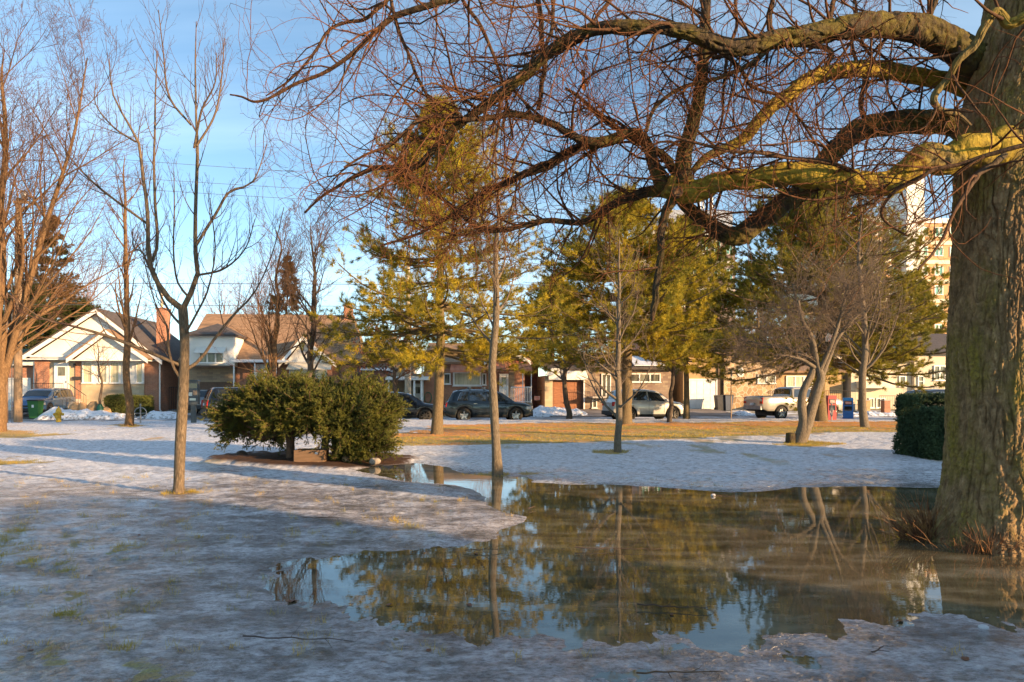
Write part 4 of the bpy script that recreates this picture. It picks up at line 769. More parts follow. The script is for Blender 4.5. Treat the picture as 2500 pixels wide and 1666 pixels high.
grey = M('grey_metal', (.30, .31, .32), (.22, .23, .24), 6, .4, .6); creamr = M('cream_render', (.58, .50, .38), (.50, .43, .32), .9, .85, bump=.2, bscale=30)
m = MATS['glass'] = bpy.data.materials.new('window_glass'); n = nt(m); co = objco(n)
gcol_ = ramp(n, noise(n, mapping(n, co, (3, 3, .3)), 2., 3), [(.35, (.035, .04, .04)), (.6, (.16, .15, .11)), (.75, (.34, .31, .24))]); finish(n, gcol_, .05, 0, None, spec=.8); glass = m
m = MATS['glass_curtain'] = bpy.data.materials.new('curtained_glass'); n = nt(m); co = objco(n)
finish(n, ramp(n, noise(n, mapping(n, co, (9, 9, .4)), 2., 2), [(.3, (.34, .31, .22)), (.7, (.60, .54, .38))]), .08, 0, None, spec=.7); curt = m
class House:
    def __init__(s, name, label, cat, pxl, v=50., z=.25):
        s.v = v; s.z = z; s.u0 = s.uu(pxl); x, y = street(s.u0, v); s.o = thing(name, label, cat, (x, y, z), TH)
    def uu(s, px, dv=0.):
        d = sd(px, s.v+dv); return tostreet((px-1250)/F*d, d)[0] if True else 0
    def X(s, px, dv=0.): return s.uu(px, dv)-s.u0
    def Z(s, py, px=None, dv=0.):
        d = sd(px if px is not None else s.pxm, s.v+dv); return H-(py-953)/F*d-s.z
    def B(s, name, mat, *boxes, parent=None, label=None):
        b = MB()
        for q in boxes: b.box(*q)
        o = b.build(name, mat, parent or s.o)
        if label: o['label'] = label
        return o
    def window(s, x0, x1, z0, z1, n_=1, y=0., name='window', fm=None, gm_=None, fw=.07, mid=False, parent=None, t=.09):
        fm = fm or white; b = MB(); yo = y-t
        b.box(x0, x0+fw, yo, y, z0, z1); b.box(x1-fw, x1, yo, y, z0, z1); b.box(x0+fw, x1-fw, yo, y, z1-fw, z1); b.box(x0-.05, x1+.05, yo-.05, y, z0-.06, z0); b.box(x0+fw, x1-fw, yo, y, z0, z0+fw*.7)
        for i in range(1, n_): xm = x0+(x1-x0)*i/n_; b.box(xm-fw*.6, xm+fw*.6, yo+.005, y, z0+fw*.7, z1-fw)
        if mid: zm = (z0+z1)/2; b.box(x0+fw, x1-fw, yo+.03, y-.02, zm-.025, zm+.025)
        w_ = b.build(name, fm, parent or s.o); b = MB(); b.box(x0+.02, x1-.02, y-.035, y-.002, z0+.02, z1-.02); b.build('pane', gm_ or glass, w_); return w_
    def door(s, x0, x1, z0, z1, mat, y=0., glazed=True, fm=None):
        b = MB(); b.box(x0-.09, x0, y-.1, y, z0, z1+.09); b.box(x1, x1+.09, y-.1, y, z0, z1+.09); b.box(x0, x1, y-.1, y, z1, z1+.09); b.build('door_frame', fm or white, s.o)
        b = MB(); b.box(x0, x1, y-.055, y-.004, z0, z1); w_ = x1-x0; hh_ = z1-z0
        for a in (0, 1):
            for c in (.06, .34): b.box(x0+w_*(.12+.42*a), x0+w_*(.46+.42*a), y-.07, y-.055, z0+hh_*c, z0+hh_*(c+.22))
        d = b.build('door', mat, s.o)
        if glazed: b = MB(); b.box(x0+w_*.2, x0+w_*.8, y-.075, y-.056, z0+hh_*.66, z0+hh_*.92); b.build('pane', glass, d)
        b = MB(); b.box(x1-.12, x1-.07, y-.11, y-.056, z0+hh_*.45, z0+hh_*.5); b.build('handle', grey, d)
    def garage(s, x0, x1, z0, z1, mat, y=0., rowsn=4, cols=4, glass_row=False, fm=None):
        b = MB(); b.box(x0-.11, x0, y-.08, y, z0, z1+.11); b.box(x1, x1+.11, y-.08, y, z0, z1+.11); b.box(x0, x1, y-.08, y, z1, z1+.11); b.build('door_frame', fm or white, s.o)
        b = MB(); b.box(x0, x1, y-.03, y-.004, z0, z1); dz = (z1-z0)/rowsn; dx = (x1-x0)/cols
        for i in range(rowsn):
            for j in range(cols): b.box(x0+dx*j+.07, x0+dx*(j+1)-.07, y-.045, y-.03, z0+dz*i+.07, z0+dz*(i+1)-.07)
            b.box(x0, x1, y-.034, y-.03, z0+dz*i-.0, z0+dz*i+.018)
        return b.build('garage_door', mat, s.o)
    def gable(s, xl, xr, xa, zl, zr, za, y0, y1, over, wmat, rmat, fasc=None, t=.14, wall=True):
        """gable facing the street: triangle wall at y=over in front, two roof slopes from y0 to y1, white bargeboards"""
        if wall: b = MB(); b.poly([(xl+.28, zl), (xr-.28, zr), (xa, za-.16)], over, over+.1); b.build('gable_wall', wmat, s.o)
        b = MB(); b.quad((xl, y0, zl), (xa, y0, za), (xa, y1, za), (xl, y1, zl), -t); b.quad((xa+.001, y0, za), (xr, y0, zr), (xr, y1, zr), (xa+.001, y1, za), -t); b.build('roof', rmat, s.o)
        b = MB(); fm = fasc or white
        for (p, q) in (((xl, zl), (xa, za)), ((xa, za), (xr, zr))): b.poly([(p[0], p[1]-.24), (q[0], q[1]-.24), (q[0], q[1]+.03), (p[0], p[1]+.03)], y0-.06, y0-.004+.0)
        b.build('bargeboard', fm, s.o)
def rail(b, x0, x1, z0, z1, y, step=.12, z0b=None, z1b=None, r=.012):
    z0b = z0 if z0b is None else z0b; z1b = z1 if z1b is None else z1b; n_ = max(2, int(abs(x1-x0)/step))
    b.bar((x0, y, z1), (x1, y, z1b), r*1.7, 5); b.bar((x0, y, z0+.08), (x1, y, z0b+.08), r*1.3, 5)
    for i in range(n_+1): t = i/n_; b.bar((x0+(x1-x0)*t, y, z0+(z0b-z0)*t), (x0+(x1-x0)*t, y, z1+(z1b-z1)*t), r, 4)
# --- white-gabled brick bungalow
h = House('bungalow', 'brick bungalow with two white gables and a white-framed bay window', 'house', 84); h.pxm = 240
X, Z_ = h.X, h.Z
xr = X(389); ze = Z_(872)
h.B('wall', redb, (0, X(120), 0, 9, -.4, ze), (X(352), xr, .02, 9.02, -.4, ze), (X(184), X(199), -.02, .4, -.4, ze-.1))
h.B('stone_wall', creamst, (X(120)+.001, X(184)-.001, .06, 8.5, -.4, ze-.002), (X(199)+.001, X(352)-.001, -.05, 8.4, -.4, ze-.003))
h.gable(X(52), X(402), X(241), Z_(880), Z_(882), Z_(758), -.45, 9.6, -.02, siding, darkroof)
h.gable(X(184), X(378), X(278), Z_(879)-.02, Z_(879)-.02, Z_(811), -1.15, 3.2, -.62, siding, brownroof, wall=False)
b = MB(); b.poly([(X(184)+.28, Z_(879)-.02), (X(378)-.28, Z_(879)-.02), (X(278), Z_(813)-.1)], -.75, -.65); b.build('gable_wall', siding, h.o)
h.B('soffit', white, (X(184)+.05, X(378)-.05, -1.1, -.045, Z_(879)-.10, Z_(879)-.04), (X(54)+.1, X(184), -.42, -.003, Z_(876)-.10, Z_(876)-.03))
h.door(X(136), X(165), Z_(972), Z_(890), white, .06); h.B('mailbox', iron, (X(179), X(197), -.14, -.02, Z_(928), Z_(920))); h.B('porch_lamp', iron, (X(181), X(185), -.12, .06, Z_(897), Z_(888)))
for i, (a, c) in enumerate(((203, 228), (244, 264), (270, 294), (300, 317), (333, 351))): h.window(X(a), X(c), Z_(935), Z_(884), 1, -.05, gm_=curt)
h.B('window_band', white, (X(201), X(353), -.075, -.051, Z_(938), Z_(881)))
h.B('chimney', redb, (X(353), X(376), 2.0, 2.9, 2., Z_(756, 364, 2.)), (X(353)-.05, X(376)+.05, 1.95, 2.95, Z_(756, 364, 2.)+.001, Z_(753, 364, 2.)+.05))
h.B('porch', concrete, (X(108), X(198), -1.7, -.06, -.4, Z_(974))); h.B('porch_wall', redb, (X(108)+.02, X(198)-.02, -1.8, -1.702, -.4, Z_(976)))
b = MB(); rail(b, X(112), X(186), Z_(974), Z_(937), -1.65); rail(b, X(197), X(240), Z_(974), Z_(937), -1.65, .14, Z_(1000), Z_(966)); b.build('railing', iron, h.o)
h.B('steps', concrete, *[(X(198)+.3*i+.001, X(198)+.3*(i+1), -1.7, -.5, -.4, Z_(974)-.16*(i+1)) for i in range(4)])
b = MB(); b.tubes(np.array([(xr+.2, -.35, ze), (xr+.15, -.1, ze-.15), (xr+.06, -.08, ze-.3), (xr+.06, -.08, .1), (xr+.2, -.2, 0)]), np.full(5, .045), 6); b.build('downspout', white, h.o); h.B('gutter', white, (X(54)+.1, X(184), -.52, -.44, ze-.02, ze+.08))
b = MB(); rail(b, xr+.2, xr+1.5, 0, 1.6, 1.2, .14); b.build('side_gate', iron, h.o)
# --- green-roofed garage
h = House('garage', 'small garage with green shingle roof beside the white-gabled bungalow', 'garage', -60, 50.6); h.pxm = 40; X, Z_ = h.X, h.Z
h.B('wall', redb, (X(-60), X(92), 0, 6, -.4, Z_(888))); h.B('fascia', white, (X(-62), X(95), -.5, -.4, Z_(893), Z_(882)), (X(82), X(93), -.06, -.002, -.3, Z_(893)))
b = MB(); b.quad((X(-62), -.5, Z_(882)), (X(95), -.5, Z_(882)), (X(78), 3, Z_(852, 40, 3)), (X(-62), 3, Z_(852, 40, 3)), .12); b.quad((X(95), -.5, Z_(882)), (X(95), 6.2, Z_(882)), (X(78), 3, Z_(852, 40, 3)), (X(78), 3, Z_(852, 40, 3)), .12); b.build('roof', greenroof, h.o)
h.garage(X(-20), X(72), -.0, Z_(927), white, 0)
# --- wide brown-roofed house
h = House('long_house', 'wide house with brown shingle roof, white dormer box and awninged gable', 'house', 462); h.pxm = 650; X, Z_ = h.X, h.Z
ze = Z_(880); xr = X(857)
h.B('wall', redb, (X(576), xr, 0, 9.5, -.4, ze)); h.B('stone_wall', tanst, (0, X(575), -.02, 9.4, -.4, Z_(897))); h.B('corner_stone', tanst, (X(846), xr+.03, -.03, .5, -.4, Z_(925)))
rz_ = Z_(768, 650, 4.8); b = MB(); b.quad((X(440), -.5, ze-.05), (xr+.5, -.5, ze-.05), (X(845), 4.8, rz_), (X(448), 4.8, rz_), .15); b.quad((X(448), 4.82, rz_), (X(845), 4.82, rz_), (xr+.5, 10, ze), (X(440), 10, ze), .15); b.quad((xr+.5, -.5, ze-.05), (xr+.5, 10, ze-.05), (X(845), 4.81, rz_), (X(845), 4.81, rz_), .15); b.build('roof', brownroof, h.o)
h.B('dormer_wall', siding, (X(473), X(580), -.9, 4, Z_(896), Z_(822))); b = MB()
zt = Z_(821); za = Z_(790, 520, 1.5)
for q in (((X(462), -1.3, zt), (X(588), -1.3, zt), (X(515), 1.5, za), (X(515), 1.5, za)), ((X(588), -1.3, zt), (X(588), 4.5, zt), (X(515), 4.4, za), (X(515), 1.5, za)), ((X(462), 4.5, zt), (X(462), -1.3, zt), (X(515), 1.5, za), (X(515), 4.4, za))): b.quad(*q, .12)
b.build('dormer_roof', darkroof, h.o)
h.B('trim', brown, (X(470), X(583), -1.0, -.85, Z_(898), Z_(894))); h.B('corner_board', brown, (X(575), X(577), -.08, -.001, 0, Z_(897))); h.B('downspout', brown, (X(828), X(832), -.1, -.001, 0, ze))
h.window(X(497), X(557), Z_(888), Z_(863), 3, -.9); b = MB(); b.quad((X(491), -.91, Z_(850)), (X(562), -.91, Z_(850)), (X(562), -1.5, Z_(865)), (X(491), -1.5, Z_(865)), -.03); b.build('window_awning', siding, h.o)
h.garage(X(474), X(570), -.05, Z_(937), brown, -.02, 4, 5, fm=brown)
b = MB(); b.quad((X(581), -.2, Z_(878)), (X(712), -.2, Z_(878)), (X(712), -2.2, Z_(886)), (X(581), -2.2, Z_(886)), -.06)
for px_ in (592, 641, 690): h.B('porch_post', white, (X(px_)-.04, X(px_)+.04, -2.1, -2.02, 0, Z_(886)-.08))
b.build('porch_canopy', white, h.o)
h.door(X(624), X(645), .35, Z_(893), white, 0); h.window(X(650), X(658), .4, Z_(893), 1, 0)
h.gable(X(688), X(826), X(745), Z_(890), Z_(890), Z_(824), -.95, 3.5, -.5, siding, brownroof)
h.B('bay_wall', redb, (X(704), X(812), -.45, .0-.001, -.4, Z_(890)-.02))
h.window(X(710), X(756), Z_(935), Z_(902), 2, -.45, gm_=curt); h.window(X(774), X(801), Z_(935), Z_(902), 1, -.45, gm_=curt); h.window(X(757), X(773), Z_(935), Z_(902), 1, -.45, gm_=curt)
b = MB(); b.quad((X(713), -.47, Z_(884)), (X(812), -.47, Z_(884)), (X(816), -1.5, Z_(903)), (X(709), -1.5, Z_(903)), -.03); b.build('bay_awning', creamp, h.o)
h.B('chimney', redb, (X(820), X(841), 4.2, 5.2, 2., Z_(747, 830, 4.2)), (X(823), X(838), 4.3, 5.1, Z_(747, 830, 4.2)+.001, Z_(738, 830, 4.2)))
# --- copper-awning brick house
h = House('brick_house', 'brick house with copper-red awnings, picture window and white porch railing', 'house', 872); h.pxm = 1150; X, Z_ = h.X, h.Z
ze = Z_(885); xr = X(1281)
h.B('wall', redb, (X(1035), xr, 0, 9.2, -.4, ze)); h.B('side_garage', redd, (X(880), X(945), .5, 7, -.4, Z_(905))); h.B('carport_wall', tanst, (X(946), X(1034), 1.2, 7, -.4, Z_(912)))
h.B('carport_roof', white, (X(945), X(1049), -1.6, 1.6, Z_(929), Z_(921)))
for px_ in (952, 1013, 1030): h.B('carport_post', white, (X(px_)-.06, X(px_)+.06, -1.5, -1.38, 0, Z_(929)-.002))
b = MB(); h.B('garage_snow', snowm, (X(878), X(947), .3, 7.1, Z_(905)+.001, Z_(899))); h.door(X(1010), X(1028), .0, Z_(940), siding, 1.2)
b = MB(); zr_ = Z_(838, 1150, 4.5); b.quad((X(1030), -.5, ze), (xr+.5, -.5, ze), (X(1250), 4.5, zr_), (X(1045), 4.5, zr_), .15); b.quad((X(1045), 4.52, zr_), (X(1250), 4.52, zr_), (xr+.5, 9.6, ze), (X(1030), 9.6, ze), .15); b.build('roof', brownroof, h.o)
h.gable(X(1180), X(1292), X(1236), Z_(886)+.05, Z_(886)+.05, Z_(851), -.9, 3.0, -.45, redb, brownroof)
def awning(x0, x1, z0, z1, y0, y1, mat, sg=.0):
    b = MB(); b.quad((x0+sg, y0, z1), (x1-sg, y0, z1), (x1, y1, z0), (x0, y1, z0), -.03); n_ = int((x1-x0)/.3)
    for i in range(n_+1): t = i/n_; b.bar((x0+sg+(x1-x0-2*sg)*t, y0, z1+.02), (x0+(x1-x0)*t, y1, z0+.02), .02, 4)
    b.quad((x0, y1, z0), (x1, y1, z0), (x1, y1-.02, z0-.16), (x0, y1-.02, z0-.16), -.02); return b.build('awning', mat, h.o)
awning(X(1098), X(1182), Z_(905), Z_(884), -.05, -1.1, copper, .15); awning(X(1184), X(1290), Z_(903), Z_(880), -.55, -2.1, copper, .2)
h.window(X(1106), X(1175), Z_(942), Z_(908), 1, 0, gm_=curt, fw=.11); h.window(X(1083), X(1100), Z_(938), Z_(912), 1, 0); h.window(X(1177), X(1187), Z_(940), Z_(912), 1, 0)
h.door(X(1222), X(1238), .55, Z_(916), white, 0); h.B('pier', tanst, (X(1242), X(1256), -.03, -.001, .4, ze-.3))
h.B('porch', concrete, (X(1215), X(1290), -2.1, -.04, -.4, .52)); h.B('porch_wall', tanst, (X(1215), X(1290), -2.2, -2.102, -.4, .55))
b = MB(); rail(b, X(1240), X(1286), .55, Z_(946), -2.15, .11, r=.02); rail(b, X(1216), X(1232), .55, Z_(946), -2.15, .11, r=.02); b.bar((X(1268), -2.0, .5), (X(1268), -2.0, Z_(905)), .03, 6); b.bar((X(1288), -2.0, .5), (X(1288), -2.0, Z_(905)), .03, 6); b.build('railing', white, h.o)
h.B('downspout', white, (X(1029), X(1034), -.1, -.002, 0, ze))
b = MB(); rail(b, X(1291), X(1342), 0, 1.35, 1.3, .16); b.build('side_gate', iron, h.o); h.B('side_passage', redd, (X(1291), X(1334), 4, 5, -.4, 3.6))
b = MB(); tt = np.linspace(0, 2*pi*4, 90); b.tubes(np.stack((X(1045)+(.24+.02*np.sin(tt*1.7))*np.cos(tt), -.1+.02*np.sin(tt*.6), Z_(971)+(.36+.03*np.sin(tt*.7))*np.sin(tt)), 1), np.full(90, .014), 5)
b.v[0] += np.array(h.o.location)*0; ho = b.build('garden_hose', M('hose_green', (.03, .16, .09), None, 5, .5), None); ho.location = h.o.location; ho.rotation_euler = (0, 0, TH); tag(ho, 'coiled green garden hose hanging on the brick wall', 'hose')
# --- sign on the gate
x, y = street(h.u0+X(1317), 51.15); b = MB(); b.box(-.2, .2, -.012, .012, -.15, .15); so_ = b.build('gate_sign', M('sign_board', (.78, .70, .66), (.74, .64, .60), 5, .5), None); so_.location = (x, y, h.Z(973, 1317)+.25); so_.rotation_euler = (0, 0, TH); tag(so_, 'small pale notice board with red lines on the side gate', 'sign')
b = MB()
for zz_ in (.09, .03, -.04, -.1): b.box(-.15, .15, -.016, -.0125, zz_-.012, zz_+.012)
b.build('notice_lines', M('sign_red', (.45, .05, .03), None, 5, .5), so_)
# --- stone house with wooden garage door
h = House('stone_house', 'grey-tan stone house with wooden garage door and snow on its roof', 'house', 1330); h.pxm = 1500; X, Z_ = h.X, h.Z; ze = Z_(898); xr = X(1640)
h.B('wall', flag, (X(1424), xr, 0, 9, -.4, ze)); h.B('stone_wall', creamst, (0, X(1349), -.05, 7, -.4, Z_(918)), (X(1349)+.001, X(1422), .25, 7, -.4, Z_(918)-.01))
h.B('fascia', white, (X(1338), X(1433), -.35, .3, Z_(928), Z_(902))); h.garage(X(1352), X(1419), -.05, Z_(932), woodd, .25, 5, 4, fm=brown)
b = MB(); b.poly([(X(1328), Z_(917)), (X(1345), Z_(917)), (X(1380), Z_(902)-.01), (X(1345), Z_(900))], -.5, -.36); b.build('bargeboard', white, h.o)
b = MB(); zr_ = Z_(862, 1500, 4.5); b.quad((X(1425), -.6, ze), (xr+.5, -.6, ze), (xr-.8, 4.5, zr_), (X(1450), 4.5, zr_), .15); b.quad((X(1450), 4.52, zr_), (xr-.8, 4.52, zr_), (xr+.5, 9.6, ze), (X(1425), 9.6, ze), .15); b.quad((X(1325), -.4, Z_(902)), (X(1424), -.4, Z_(902)), (X(1424), 4, Z_(880, 1400, 4)), (X(1345), 4, Z_(880, 1400, 4)), .12); b.build('roof', darkroof, h.o)
b = MB(); b.quad((X(1545), -.45, ze+.12), (xr+.2, -.45, ze+.12), (xr-.9, 3.0, ze+(zr_-ze)*.68), (X(1560), 3.4, ze+(zr_-ze)*.76), -.06); b.build('roof_snow', snowm, h.o)
h.window(X(1468), X(1491), .9, Z_(913), 2, 0); h.window(X(1535), X(1612), Z_(933), Z_(912), 3, 0); h.window(X(1445), X(1457), .15, Z_(976), 1, 0)
h.B('balcony', concrete, (X(1438), X(1492), -1.2, -.001, Z_(968)-.12, Z_(968))); b = MB(); rail(b, X(1439), X(1491), Z_(968), Z_(945), -1.15, .13); b.build('railing', iron, h.o); h.B('downspout', white, (X(1424), X(1427), -.12, -.001, 0, ze))
# --- yellow brick house with white garage door and field-stone front
h = House('yellow_house', 'yellow brick house with white garage door, field-stone front and octagonal window', 'house', 1668); h.pxm = 1720; X, Z_ = h.X, h.Z; ze = Z_(862); xr = X(2065)
h.B('wall', yelb, (0, X(1763), 0, 9, -.4, ze), (X(1892), xr, .4, 9, -.4, Z_(905))); h.B('stone_wall', field, (X(1764), X(1891), -.25, 8.8, -.4, ze-.003))
h.garage(X(1682), X(1748), -.05, Z_(929), white, 0, 4, 4)
b = MB(); zr_ = Z_(815, 1800, 5); b.quad((X(1655), -.6, ze), (X(1905), -.6, ze), (X(1870), 5, zr_), (X(1690), 5, zr_), .15); b.quad((X(1655), 9.4, ze), (X(1655), -.6, ze), (X(1690), 5, zr_), (X(1690), 5, zr_), .15); b.quad((X(1905), -.6, ze), (X(1905), 9.4, ze), (X(1870), 5, zr_), (X(1870), 5, zr_), .15); b.build('roof', brownroof, h.o)
b = MB(); zr_ = Z_(875, 1980, 5); b.quad((X(1893), -.2, Z_(905)), (xr+.4, -.2, Z_(905)), (xr-.8, 5, zr_), (X(1893), 5, zr_), .15); b.build('side_roof', brownroof, h.o)
xm, zm = X(1804), Z_(909); b = MB(); oc = [(.26*cos(a+pi/8), .36*sin(a+pi/8)) for a in np.arange(8)*pi/4]
for i in range(8): p, q = oc[i], oc[(i+1) % 8]; b.poly([(xm+p[0]*.72, zm+p[1]*.72), (xm+q[0]*.72, zm+q[1]*.72), (xm+q[0], zm+q[1]), (xm+p[0], zm+p[1])], -.32, -.252)
ow = b.build('octagonal_window', white, h.o); b = MB(); b.poly([(xm+p[0]*.72, zm+p[1]*.72) for p in oc], -.275, -.252); b.build('pane', glass, ow)
h.window(X(1845), X(1889), Z_(936), Z_(914), 2, -.25, gm_=curt); h.window(X(1925), X(1990), Z_(945), Z_(917), 3, .4, gm_=curt); h.B('downspout', brown, (X(1752), X(1755), -.12, -.001, 0, ze), (X(1761), X(1763), -.1, -.001, 0, ze))
h.B('porch', concrete, (X(1845), X(2050), -2.0, -.27, -.4, .45)); b = MB(); rail(b, X(1846), X(2050), .45, 1.35, -1.95, .15); b.build('railing', iron, h.o)
# --- cream houses at the right
h = House('cream_house', 'cream rendered low house with basement windows behind brick gate pillars', 'house', 2078); h.pxm = 2120; X, Z_ = h.X, h.Z; ze = Z_(880); xr = X(2225)
h.B('wall', creamr, (0, xr, 0, 9, -.4, ze)); h.B('balcony', creamp, (X(2090), X(2165), -1.0, -.001, Z_(948), Z_(932))); h.window(X(2120), X(2133), .1, Z_(972), 1, 0, gm_=curt); h.window(X(2138), X(2160), .1, Z_(972), 2, 0)
h.window(X(2234-40), X(2248-38), Z_(944), Z_(918), 1, 0); h.window(X(2110), X(2160), Z_(925), Z_(898), 2, 0, gm_=curt)
b = MB(); b.quad((X(2070), -.5, ze), (xr+.1, -.5, ze), (xr+.1, 5, Z_(835, 2150, 5)), (X(2070), 5, Z_(835, 2150, 5)), .15); b.build('roof', darkroof, h.o)
b = MB(); rail(b, X(2100), X(2200), .05, 1.0, -2.3, .16); b.build('railing', iron, h.o)
h = House('tall_cream_house', 'tall cream house with sash windows and iron railing beside the great trunk', 'house', 2226); h.pxm = 2270; X, Z_ = h.X, h.Z; ze = Z_(862); xr = X(2420)
h.B('wall', creamr, (0, xr, -.3, 9, -.4, ze)); h.window(X(2233), X(2248), Z_(945), Z_(918), 1, -.3, mid=True); h.window(X(2272), X(2300), Z_(929), Z_(893), 2, -.3, mid=True); h.window(X(2320), X(2350), Z_(929), Z_(893), 2, -.3, mid=True)
b = MB(); b.quad((X(2220), -.8, ze), (xr+.1, -.8, ze), (xr+.1, 5, Z_(815, 2280, 5)), (X(2240), 5, Z_(815, 2280, 5)), .15); b.build('roof', darkroof, h.o)
h.B('balcony', concrete, (X(2266), X(2340), -1.6, -.301, Z_(958)-.12, Z_(958))); b = MB(); rail(b, X(2268), X(2338), Z_(958), Z_(935), -1.55, .13); b.build('railing', iron, h.o)
for k, px_ in enumerate((2109, 2162)):
    d = sd(px_, 46.8); x, y = (px_-1250)/F*d, d; o = thing('gate_pillar', ('brick gate pillar left of the cream house path, partly behind the upright tree', 'brick gate pillar right of the cream house path')[k], 'pillar', (x, y, .1), TH); w_ = .33 if k == 0 else .22
    b = MB(); b.box(-w_, w_, -.22, .22, -.1, .82); b.build('shaft', yelb if k == 0 else redb, o); b = MB(); b.box(-w_-.04, w_+.04, -.26, .26, .821, .88); b.build('cap', concrete, o)
# --- big buildings beyond
def block(name, label, px0, px1, ytop, v, depth, wall, rowsn, cols, band=None, z=.3, winc=None, y0=953, sub=None):
    h = House(name, label, 'building', px0, v, z); h.pxm = (px0+px1)/2; xr = h.X(px1); zt = h.Z(ytop)
    h.B('wall', wall, (0, xr, 0, depth, -1, zt)); h.B('parapet', white, (-.3, xr+.3, -.3, depth+.3, zt+.001, zt+.9)); dz = zt/rowsn
    if band: h.B('floor_band', band, *[(-.12, xr+.12, -.15, -.002, dz*i-.35, dz*i+.35) for i in range(1, rowsn)])
    for r_ in range(rowsn):
        for c_ in range(cols):
            a = xr*(c_+.22)/cols; e = xr*(c_+.78)/cols; h.window(a, e, dz*r_+dz*.32, dz*r_+dz*.80, 2, 0, gm_=winc or glass, fw=.14, t=.14)
    return h, xr, zt
pinkb = M('pink_brick', (.22, .16, .15), (.18, .135, .13), .6, .85); orangeb = M('orange_brick', (.60, .34, .17), (.52, .28, .14), .5, .85)
teal = M('green_tinted_glass', (.10, .30, .24), (.18, .42, .32), .2, .15, spec=.8)
h, xr, zt = block('institution_building', 'pinkish brick institutional building with grey rooftop plant seen beyond the pines', 1560, 1795, 575, 185, 25, pinkb, 6, 8, white, winc=teal)
h.B('rooftop_plant', M('grey_cladding', (.30, .33, .40), (.25, .28, .34), .4, .5), (h.X(1640), h.X(1800), 3, 18, zt+.9, zt+7.5))
b = MB()
for px_ in (1722, 1730, 1752): b.bar((h.X(px_), 4, zt+7), (h.X(px_), 4, zt+13), .3, 6)
b.build('flue', white, h.o)
h, xr, zt = block('apartment_block', 'orange-lit brick apartment block with cream bands and green windows beside the great trunk', 2085, 2420, 545, 120, 22, orangeb, 9, 9, creamp, winc=teal)
h.B('stair_tower', siding, (h.X(2200), h.X(2243), -1.5, 6, -1, h.Z(442))); h.B('lower_wing', creamp, (h.X(2040), h.X(2084), 1, 18, -1, h.Z(600)))
# --- background houses peeping between
for i_, (a, c, yt, v_, lab) in enumerate(((405, 470, 868, 58, 'low dark house side between bungalow and wide brown-roofed house'), (862, 1010, 872, 64, 'grey back house roof seen past the chimney of the wide house'))):
    h = House('back_house', lab, 'house', a, v_); h.pxm = (a+c)/2; xr = h.X(c); zt = h.Z(yt)
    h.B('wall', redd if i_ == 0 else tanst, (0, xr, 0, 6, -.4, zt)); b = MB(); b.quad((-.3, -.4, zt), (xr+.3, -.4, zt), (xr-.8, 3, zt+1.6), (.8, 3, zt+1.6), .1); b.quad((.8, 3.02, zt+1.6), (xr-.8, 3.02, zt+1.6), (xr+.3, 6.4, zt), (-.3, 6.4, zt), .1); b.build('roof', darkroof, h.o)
# ================================================================ vehicles
tyreM = M('tyre_rubber', (.022, .021, .02), (.04, .035, .03), 9, .85); rimM = M('alloy_rim', (.55, .54, .52), (.42, .41, .40), 9, .3, .85); steelM = M('dark_steel_rim', (.10, .09, .08), (.06, .055, .05), 9, .5, .6)
plast = M('black_cladding', (.022, .022, .024), (.03, .03, .03), 9, .6); redl = M('tail_lamp_red', (.55, .012, .015), (.40, .01, .012), 9, .15); headl = M('headlamp_clear', (.6, .6, .6), (.45, .45, .47), 9, .08, .3)
cglass = M('car_glass', (.018, .022, .024), (.03, .036, .04), 2, .03, spec=.9, coat=.5); chrome = M('chrome', (.75, .74, .72), None, 9, .12, 1.); plateM = M('licence_plate', (.72, .74, .78), (.62, .64, .70), 20, .4); amber = M('amber_lamp', (.7, .22, .03), None, 9, .2)
def paint(name, c, metal=.5): return M(name, c, tuple(x*.9 for x in c), 3, .28, metal, coat=.9)
